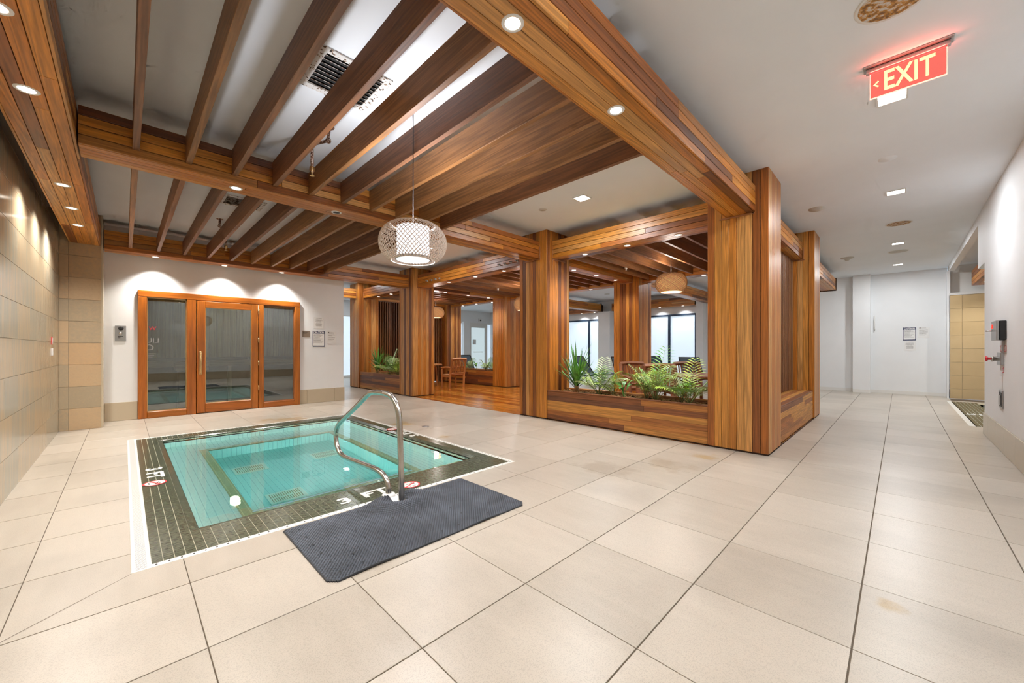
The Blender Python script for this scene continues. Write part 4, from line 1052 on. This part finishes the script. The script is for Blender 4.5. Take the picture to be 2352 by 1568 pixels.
for i, (x, y) in enumerate(((11.2, 3.2), (11.4, 7.0), (11.6, 10.8), (9.5, 15.0), (6.0, 15.0))):
    panel(x, y, 'square ceiling light %s' % ['beyond the brown chairs', 'in front of the window wall', 'beyond the back planter', 'near the frosted glass front', 'near the left end of the glass front'][i], e=.8)

# woven pendants
def pendant(x, y, zc, label, style, R_=.285, hh=.155):
    p = thing('pendant_lamp', label, 'pendant lamp', (x, y, zc))
    MB().tube([(0, 0, hh - .02), (0, 0, CEIL - zc - .02)], .004, 6).obj('cord', M['cord'], p)
    MB().lathe([(.0, -.035), (.035, -.03), (.055, -.012), (.055, 0)], 18, (0, 0, CEIL - zc)).obj('canopy', M['cord'], p)
    def sect(u):           # u 0 top rim .. 1 bottom rim
        a = PI * (.14 + .72 * u); return (R_ * (.30 + .70 * math.sin(a) ** .8) if True else 0, hh * math.cos(a) / math.cos(PI * .14))
    g = MB()
    if style == 'white':
        for s in (-1, 1):
            for k in range(50):
                P = []
                for q in range(13):
                    u = q / 12; r_, z = sect(u); th = 2 * PI * k / 50 + s * u * 1.25; P.append((r_ * math.cos(th), r_ * math.sin(th), z))
                g.tube(P, .0032, 3, cap=False)
        for u in (0, 1):
            r_, z = sect(u); g.tube([(r_ * math.cos(2 * PI * k / 40), r_ * math.sin(2 * PI * k / 40), z) for k in range(41)], .004, 5, cap=False)
        g.obj('wire_cage', M['wire'], p, kind='stuff')
        MB().lathe([(.137, hh * .86), (.137, -hh * .86)], 32).obj('inner_drum', M['pend'], p)
        MB().lathe([(.150, -hh * .80), (.152, -hh * .93), (.140, -hh * .95)], 32).obj('drum_ring', M['dsteel'], p)
        MB().lathe([(.0005, -hh * .94), (.139, -hh * .94)], 32, smooth=False).obj('diffuser', M['penddisc'], p)
        light('pendant_light', 'AREA', (x, y, zc - hh * .96), 30, (.97, .97, 1), p, shape='DISK', size=.26)
        light('pendant_glow', 'POINT', (x, y, zc + .02), 115, (.93, .96, 1), p, shadow_soft_size=.11)
    else:
        for s in (-1, 1):
            for k in range(70):
                P = []; j = rb.uniform(-.05, .05)
                for q in range(11):
                    u = q / 10; r_, z = sect(u); th = 2 * PI * k / 70 + s * u * 2.2 + j; P.append((r_ * math.cos(th), r_ * math.sin(th), z))
                g.tube(P, .0035, 3, cap=False)
        g.obj('rattan_weave', M['weave'], p, kind='stuff')
        MB().lathe([(sect(u)[0] * .985, sect(u)[1] * .985) for u in [q / 12 for q in range(13)]], 28).obj('shade_lining', M['pendwarm'], p)
        MB().lathe([(.0, .045), (.03, .035), (.042, .0), (.03, -.035), (.0, -.045)], 14).obj('bulb', M['bulb'], p)
        light('pendant_light', 'POINT', (x, y, zc - hh - .06), 20, WARM, p, shadow_soft_size=.1)
        light('pendant_glow', 'POINT', (x, y, zc + hh + .05), 20, WARM, p, shadow_soft_size=.1)
    return p
pendant(1.766, 2.976, 2.165, 'large white-lit wire mesh pendant hanging over the pool deck', 'white')
pendant(7.37, 3.08, 2.50, 'glowing rattan pendant above the brown chairs', 'rattan', hh=.17)
pendant(7.35, 6.88, 2.42, 'glowing rattan pendant half hidden by the planter column', 'rattan', hh=.17)
pendant(7.35, 10.95, 2.46, 'glowing rattan pendant left of the teak chair, behind the column', 'rattan', hh=.17)

# ================================================================== CEILING FITTINGS
def vent(x0, x1, y0, y1, label):
    v = thing('ceiling_vent', label, 'vent', ((x0 + x1) / 2, (y0 + y1) / 2, CEIL)); hx, hy = (x1 - x0) / 2, (y1 - y0) / 2; f = .055
    MB().box(-hx, hx, -hy, -hy + f, -.014, 0, b=.003).box(-hx, hx, hy - f, hy, -.014, 0, b=.003).box(-hx, -hx + f, -hy + f, hy - f, -.014, 0, b=.003).box(hx - f, hx, -hy + f, hy - f, -.014, 0, b=.003).obj('frame', M['ventf'], v)
    MB().box(-hx + f, hx - f, -hy + f, hy - f, -.004, -.001).obj('backing', M['black_print'], v)
    n = 9
    for k in range(n):
        y = -hy + f + .02 + (2 * hy - 2 * f - .04) * k / (n - 1)
        MB().box(-hx + f, hx - f, -.013, .013, -.002, .001, mat=Matrix.Translation((0, y, -.012)) @ Matrix.Rotation(.6, 4, 'X')).obj('slat', M['vent'], v)
vent(.965, 1.505, 2.83, 3.37, 'grimy rusted ceiling vent above the near rafters')
vent(.95, 1.47, 6.50, 6.95, 'grimy rusted ceiling vent behind the cross beam')
def sprinkler_pipe(P, label):
    b_ = P[0]; s = thing('sprinkler_pipe', label, 'sprinkler', b_)
    Q = [tuple(Vector(p) - Vector(b_)) for p in P]
    MB().lathe([(.0, -.008), (.045, -.006), (.05, 0)], 14, Q[0]).obj('ceiling_plate', M['rpipe'], s)
    MB().tube(Q, .016, 8).obj('pipe', M['rpipe'], s)
    for q in Q[1:3]: MB().lathe([(.0, .026), (.02, .02), (.026, 0), (.02, -.02), (.0, -.026)], 10, q).obj('elbow', M['rpipe'], s)
    e = Q[-1]; MB().lathe([(.024, .05), (.026, .02), (.012, 0), (.006, -.03), (.022, -.032), (.022, -.036), (.0, -.036)], 12, e).obj('sprinkler_head', M['brass'], s)
sprinkler_pipe([(1.385, 3.86, CEIL), (1.385, 3.88, 3.25), (1.30, 4.07, 3.25), (1.30, 4.07, 2.98)], 'scaly rusted sprinkler pipe dropping between the near rafters')
sprinkler_pipe([(1.10, 7.85, CEIL), (1.10, 7.87, 3.26), (1.25, 8.30, 3.26), (1.25, 8.30, 3.00)], 'scaly rusted sprinkler pipe dropping before the sauna wall')
def small_sprinkler(x, y, z, label):
    s = thing('fire_sprinkler', label, 'sprinkler', (x, y, CEIL))
    MB().tube([(0, 0, 0), (0, 0, z - CEIL)], .010, 6).obj('pipe', M['cone'], s)
    MB().lathe([(.03, .03), (.025, 0), (.008, -.02), (.02, -.03), (.0, -.034)], 12, (0, 0, z - CEIL)).obj('head', M['plast'], s)
small_sprinkler(7.30, 3.98, 2.90, 'small white sprinkler head left of the rattan pendant over the brown chairs')
small_sprinkler(7.35, 7.90, 2.90, 'small white sprinkler head over the hardwood floor opening'); small_sprinkler(6.95, 10.1, 2.90, 'small white sprinkler head near the golden teak chair')
def rnd(name, x, y, label, prof, mat, cat, n=28):
    o = thing(name, label, cat, (x, y, CEIL)); MB().lathe(prof, n).obj('body', mat, o); return o
s = rnd('ceiling_speaker', 3.30, .03, 'large rust-covered round ceiling speaker at the top edge', [(.158, -.004), (.172, -.007), (.178, -.001)], M['trimw'], 'speaker')
MB().lathe([(.0, -.008), (.10, -.008), (.158, -.005)], 28).obj('grille', M['rust'], s)
for (x, y, l_) in ((9.25, .01, 'rusty round ceiling speaker between the second and third square lights'), (11.9, .02, 'pale round ceiling speaker beyond the third square light')):
    s = rnd('ceiling_speaker', x, y, l_, [(.150, -.004), (.165, -.006), (.17, -.001)], M['trimw'], 'speaker'); MB().lathe([(.0, -.007), (.150, -.005)], 24).obj('grille', M['rust'] if x < 10 else M['cone'], s)
s = rnd('smoke_detector', 7.40, .885, 'round smoke detector beside the big column', [(.0, -.03), (.07, -.028), (.095, -.015), (.105, 0)], M['cone'], 'detector')
s = rnd('smoke_detector', 11.9, .86, 'cone-shaped detector above the ceiling beam end', [(.0, -.07), (.03, -.068), (.06, -.03), (.085, -.022), (.12, -.012), (.125, 0)], M['cone'], 'detector')
rnd('ceiling_disc', 6.02, .095, 'flat white cover disc on the corridor ceiling', [(.0, -.005), (.075, -.005), (.08, 0)], M['ceil'], 'cover plate')
rnd('ceiling_disc', 4.50, 3.84, 'chipped white cover disc over the deck ceiling', [(.0, -.006), (.055, -.006), (.06, 0)], M['cone'], 'cover plate')
rnd('ceiling_disc', 13.2, 8.0, 'small dark ceiling disc near the windows', [(.0, -.006), (.10, -.006), (.11, 0)], M['cone'], 'cover plate')

# exit sign
EXX = 3.99
ex = thing('exit_sign', 'red edge-lit exit sign hanging from the corridor ceiling', 'sign', (EXX, -.035, CEIL))
MB().box(-.05, .05, -.228, .228, -.010, 0, b=.003).box(-.022, .022, -.215, .215, -.042, -.010, b=.004).obj('canopy', M['dsteel'], ex)
MB().box(-.012, .012, -.195, .193, -.049, -.042).obj('led_strip', M['exitled'], ex)
MB().box(-.004, .004, -.193, .191, -.232, -.046).obj('panel', M['acrylic'], ex)
eg = MB().box(-.005, .005, -.196, .194, -.238, -.232).box(-.005, .005, -.197, -.193, -.236, -.046).box(-.005, .005, .190, .194, -.236, -.046); eg.obj('panel_edge', emit('exit_edge_glow', (1, .62, .48), 1.0), ex)
lt = text_mb('EXIT', .200, None, frame3((-.006, -.010, -.140), (0, -1, 0), (0, 0, 1)) @ Matrix.Diagonal((.64, 1.0, 1, 1)), 0, .001, bold=.003)
q = frame3((-.006, .156, -.140), (0, -1, 0), (0, 0, 1))
lt.box(-.004, .030, -.005, .005, 0, .001, mat=q @ Matrix.Translation((-.012, .0, 0)) @ Matrix.Rotation(.75, 4, 'Z')).box(-.004, .030, -.005, .005, 0, .001, mat=q @ Matrix.Translation((-.012, 0, 0)) @ Matrix.Rotation(-.75, 4, 'Z'))
lt.obj('letters', M['exitletter'], ex)
light('exit_glow', 'AREA', (EXX, -.035, CEIL - .06), 3.0, (1, .12, .08), ex, rot=(PI, 0, 0), shape='RECTANGLE', size=.06, size_y=.38)

# ================================================================== WALL FITTINGS
def sheet(name, label, cat, origin, xd, w_, h_, base, thick=.004):
    """flat plate on a wall; origin = centre, xd = reading direction"""
    o = thing(name, label, cat, origin); R_ = frame3((0, 0, 0), xd, (0, 0, 1))
    MB().box(-w_ / 2, w_ / 2, -h_ / 2, h_ / 2, -thick / 2, thick / 2, mat=R_).obj('plate', base, o)
    return o, R_ @ Matrix.Translation((0, 0, thick / 2 + .0005))
def lines(mb, R_, x0, x1, y1, n, dy, h_, rnd_, mi=0, center=False):
    for k in range(n):
        a = rnd_.uniform(.55, 1.0) * (x1 - x0); xa = x0 if not center else (x0 + x1 - a) / 2; y = y1 - k * dy; x = xa
        while x < xa + a:
            wl_ = rnd_.uniform(.006, .022); mb.box(x, min(x + wl_, xa + a), y - h_, y, 0, .0006, mi, mat=R_); x += wl_ + .004
def caution(o_, xd, w_, h_, label):
    o, R_ = sheet('caution_sign', label, 'sign', o_, xd, w_, h_, M['navy']); r = random.Random(4)
    MB().box(-w_ / 2 + .012, w_ / 2 - .012, -h_ / 2 + .022, h_ / 2 - .062, 0, .0006, mat=R_).obj('text_panel', M['plast'], o)
    text_mb('CAUTION', .058, None, R_ @ Matrix.Translation((0, h_ / 2 - .033, .001)) @ Matrix.Diagonal((w_ / .30, 1, 1, 1)), 0, .0004, bold=.002).obj('heading', M['plast'], o)
    g = MB(); R2 = R_ @ Matrix.Translation((0, 0, .0008)); y = h_ / 2 - .075
    for blk in (5, 2, 2, 3, 3):
        lines(g, R2, -w_ / 2 + .02, w_ / 2 - .02, y, blk, .0115, .0055, r); y -= blk * .0115 + .008
    g.obj('small_print', M['grey_print'], o, kind='stuff')
def notice(name, label, o_, xd, w_, h_, blocks, center=True, dot=False):
    o, R_ = sheet(name, label, 'notice', o_, xd, w_, h_, M['plast'], .003); r = random.Random(9); g = MB(); y = h_ / 2 - .02
    bd = MB(); 
    for q in ((-w_ / 2, w_ / 2, h_ / 2 - .003, h_ / 2), (-w_ / 2, w_ / 2, -h_ / 2, -h_ / 2 + .003), (-w_ / 2, -w_ / 2 + .003, -h_ / 2, h_ / 2), (w_ / 2 - .003, w_ / 2, -h_ / 2, h_ / 2)): bd.box(*q, 0, .001, mat=R_)
    bd.obj('border', M['trimw'], o)
    for blk in blocks:
        lines(g, R_, -w_ / 2 + .022, w_ / 2 - .022, y, blk, .015, .007, r, center=center); y -= blk * .015 + .014
    g.obj('small_print', M['grey_print'], o, kind='stuff')
    if dot: MB().lathe([(.0005, .001), (.013, .001)], 16, mat=R_ @ Matrix.Translation((-w_ / 2 + .035, h_ / 2 - .022, 0)), smooth=False).obj('seal', M['black_print'], o)
YW = YB - .003; XD = (1, 0, 0)
notice('pool_notice', 'white framed notice above the caution sign beside the sauna', (3.21, YW, 1.855), XD, .215, .26, (1, 5, 5))
caution((3.21, YW, 1.485), XD, .265, .365, 'blue and white caution sign beside the sauna front')
notice('permit_notice', 'pale notice sheet right of the caution sign beside the sauna', (3.50, YW, 1.515), XD, .21, .29, (1, 1, 2, 2, 2, 1), center=False, dot=True)
o, R_ = sheet('brown_plaque', 'small brown plaque between the sauna frame and the caution sign', 'plaque', (2.935, YW, 1.59), XD, .155, .145, M['brownp'], .006)
g = MB(); lines(g, R_, -.06, .03, .045, 2, .022, .009, random.Random(2)); g.obj('small_print', M['black_print'], o, kind='stuff')
ic = thing('intercom_panel', 'brushed steel call panel on the white wall left of the sauna', 'intercom', (-.05, YB - .006, 1.52))
MB().box(-.068, .068, -.006, .004, -.135, .135, b=.003).obj('plate', M['dsteel'], ic)
RY = Matrix.Rotation(PI / 2, 4, 'X')
MB().lathe([(.0, .012), (.02, .012), (.034, .006), (.034, 0)], 20, mat=Matrix.Translation((.005, -.006, .085)) @ RY).obj('speaker_dome', M['dark'], ic)
MB().lathe([(.0, .010), (.022, .010), (.024, 0)], 18, mat=Matrix.Translation((.0, -.006, .0)) @ RY).obj('call_button', M['steel'], ic)
MB().box(-.034, .034, -.009, -.006, -.062, -.048).box(-.034, .0, -.009, -.006, -.08, -.072).lathe([(.0, .003), (.004, .003)], 8, mat=Matrix.Translation((.005, -.006, .037)) @ RY).obj('markings', M['black_print'], ic)
# far corridor wall
XN = (0, -1, 0); xw_ = XW - .003
caution((xw_, -.19, 1.66), XN, .25, .35, 'blue and white caution sign on the far corridor wall')
notice('pool_notice', 'white framed notice below the far caution sign', (xw_, -.20, 1.33), XN, .215, .26, (1, 5, 5))
notice('permit_notice', 'faint notice sheet right of the far caution sign', (xw_, -.46, 1.69), XN, .21, .29, (1, 1, 2, 2, 2, 1), center=False, dot=True)
hd = thing('pull_bar', 'small white pull bar on the far wall edge', 'handle', (XW - .02, .50, 1.98)); MB().tube([(0, 0, -.2), (-.05, 0, -.17), (-.05, 0, .17), (0, 0, .2)], .012, 6).obj('bar', M['trimw'], hd)
cm = thing('security_camera', 'small white security camera above the far frosted door', 'camera', (14.35, YF - .005, 2.90)); MB().box(-.10, .10, -.05, 0, -.08, .08, b=.02).obj('housing', M['plast'], cm); MB().lathe([(.0, .0), (.035, 0), (.045, .03)], 14, mat=Matrix.Translation((.02, -.07, -.02)) @ RY).obj('lens', M['dark'], cm)
# right wall devices
YV = YRW
ph = thing('emergency_phone', 'black box phone with red light and steel face on the right wall', 'phone', (7.45, YV, 1.47))
MB().box(-.17, .17, 0, .055, -.115, .115, b=.006).obj('body', M['dark'], ph)
MB().box(-.175, .175, .055, .078, -.118, .118, b=.004).obj('face', M['dsteel'], ph); MB().box(.06, .13, .078, .083, .03, .075).obj('red_light', M['redled'], ph)
MB().tube([(.1, .07, .0), (.1, .13, .0)], .008, 6).obj('peg', M['steel'], ph); MB().box(-.05, -.02, 0, .02, -.25, -.115).obj('conduit', M['dsteel'], ph)
es = thing('emergency_button', 'steel emergency stop plate with red push knob on the right wall', 'button', (7.55, YV, 1.13))
MB().box(-.13, .13, 0, .03, -.075, .075, b=.004).obj('plate', M['dsteel'], es)
RB = Matrix.Rotation(-PI / 2, 4, 'X')
MB().lathe([(.025, 0), (.025, .04), (.035, .045), (.035, .06), (.0, .062)], 16, mat=Matrix.Translation((-.03, .03, 0)) @ RB).obj('collar', M['steel'], es)
MB().lathe([(.016, .06), (.016, .085), (.032, .09), (.032, .105), (.0, .108)], 16, mat=Matrix.Translation((-.03, .03, 0)) @ RB).obj('red_knob', M['red'], es)
for k, (x, z, l_) in enumerate(((7.62, 1.255, 'upper left'), (7.35, 1.255, 'upper right'), (7.50, 1.0, 'lower'))):
    o, R_ = sheet('label_sticker', '%s red-bordered sticker round the emergency knob' % l_, 'sticker', (x, YV + .002, z), (-1, 0, 0), .12, .07, M['red'], .002)
    MB().box(-.05, .05, -.026, .026, 0, .0006, mat=R_).obj('panel', M['plast'], o); g = MB(); lines(g, R_ @ Matrix.Translation((0, 0, .001)), -.045, .045, .02, 3, .014, .006, random.Random(k)); g.obj('small_print', M['red'], o, kind='stuff')
ot = thing('wall_socket', 'recessed steel outlet box low on the right wall', 'socket', (7.58, YV, .635))
MB().box(-.12, .12, 0, .012, -.11, .11, b=.003).obj('cover', M['dsteel'], ot); MB().box(-.09, .09, .012, .014, -.085, .085).obj('lid', M['black'], ot); MB().box(-.05, .07, .014, .02, -.07, .05, b=.002).obj('plug_cover', M['dsteel'], ot)
# left wall button
lb = thing('alarm_label', 'small red and white call plate on the polished stone wall', 'call plate', (XL, 8.15, 1.29))
MB().box(0, .012, -.035, .035, -.13, -.03, b=.002).obj('plate', M['plast'], lb); MB().box(0, .008, -.03, .03, .02, .12).obj('red_label', M['red'], lb); MB().box(.008, .010, -.022, .022, .03, .11).obj('label_panel', M['plast'], lb)
# pegs on the outer pavilion beam
for k, y in enumerate((5.3, 5.47, 5.64, 5.81, 7.95, 8.12, 8.30, 8.48)):
    pg = thing('beam_peg', '%s dark metal peg on the outer beam over the floor opening, from the right' % ORD[k], 'peg', (5.45, y, 2.975), group='metal pegs on the beam')
    MB().lathe([(.026, 0), (.022, .012), (.010, .014), (.010, .05), (.016, .055), (.0, .06)], 12, mat=Matrix.Rotation(-PI / 2, 4, 'Y')).obj('knob', M['dsteel'], pg)
# floor drain and second pool
fd = thing('floor_drain', 'small round metal floor drain right of the spa pool', 'drain', (3.43, 5.40, 0)); MB().lathe([(.0, .003), (.055, .003), (.06, 0)], 20).obj('cover', M['dsteel'], fd)
p2 = thing('side_pool', 'second green mosaic pool behind the right wall', 'pool', (11.8, -2.0, 0))
MB().box(P2[0] - 11.8, P2[1] - 11.8, P2[2] + 2, P2[3] + 2, -.9, -.6, 0).box(P2[0] - 11.8, P2[1] - 11.8, -.45 + 1.2, P2[3] + 2, -.6, -.004, 1).box(P2[1] - .3 - 11.8, P2[1] - 11.8, P2[2] + 2, .75, -.6, -.004, 1).box(P2[0] - 11.8, P2[0] + .1 - 11.8, P2[2] + 2, .75, -.6, -.004, 1).obj('basin', [M['well'], M['mgrout']], p2)
mo = MB(); y = P2[3] - .075 - .055
while y > P2[3] - .47:
    x = P2[0] + .05
    while x < P2[1] - .06: mo.box(x - 11.8, x + .025 - 11.8, y + 2, y + .046 + 2, -.004, 0); x += .030
    y -= .055
for k in range(3):
    y = P2[2]
    while y < P2[3] - .5: mo.box(P2[1] - .30 - 11.8, P2[1] - .295 - 11.8, y + 2, y + .045 + 2, -.06 - k * .055, -.012 - k * .055); y += .055
mo.obj('mosaic_tiles', M['mosaic'], p2, kind='stuff')
MB().box(P2[0] - 11.8, P2[1] - 11.8, P2[3] + 2 - .07, P2[3] + 2, -.02, .003, b=.002).obj('overflow_grate', M['grate'], p2)
MB().add([(P2[0] - 11.8, P2[2] + 2, -.05), (P2[1] - 12.1, P2[2] + 2, -.05), (P2[1] - 12.1, .75, -.05), (P2[0] - 11.8, .75, -.05)], [(0, 1, 2, 3)]).obj('water_surface', M['water'], p2)
text_mb('3 FT', .20, None, Matrix.Translation((-.3, .99, .001)) @ Matrix.Rotation(PI / 2, 4, 'Z') @ Matrix.Diagonal((.6, 1.8, 1, 1)), 0, .001, bold=.006).obj('depth_marking', M['mwhite'], p2)
light('water_fill_light', 'AREA', (11.8, -2.2, -.1), 60, (.8, 1, .9), p2, shape='RECTANGLE', size=3, size_y=1.6)  # added fill below the surface, in place of room light through the water
# dim lamp inside the sauna
light('sauna_lamp', 'POINT', (1.8, 10.8, 2.2), 9, (1, .9, .7), thing('sauna_lamp_fitting', 'round bulkhead lamp on the sauna ceiling', 'lamp', (1.8, 10.8, 2.36)), shadow_soft_size=.1)
MB().lathe([(.0, -.06), (.06, -.05), (.08, 0)], 16).obj('glass_dome', M['pendwarm'], bpy.data.objects['sauna_lamp_fitting'])
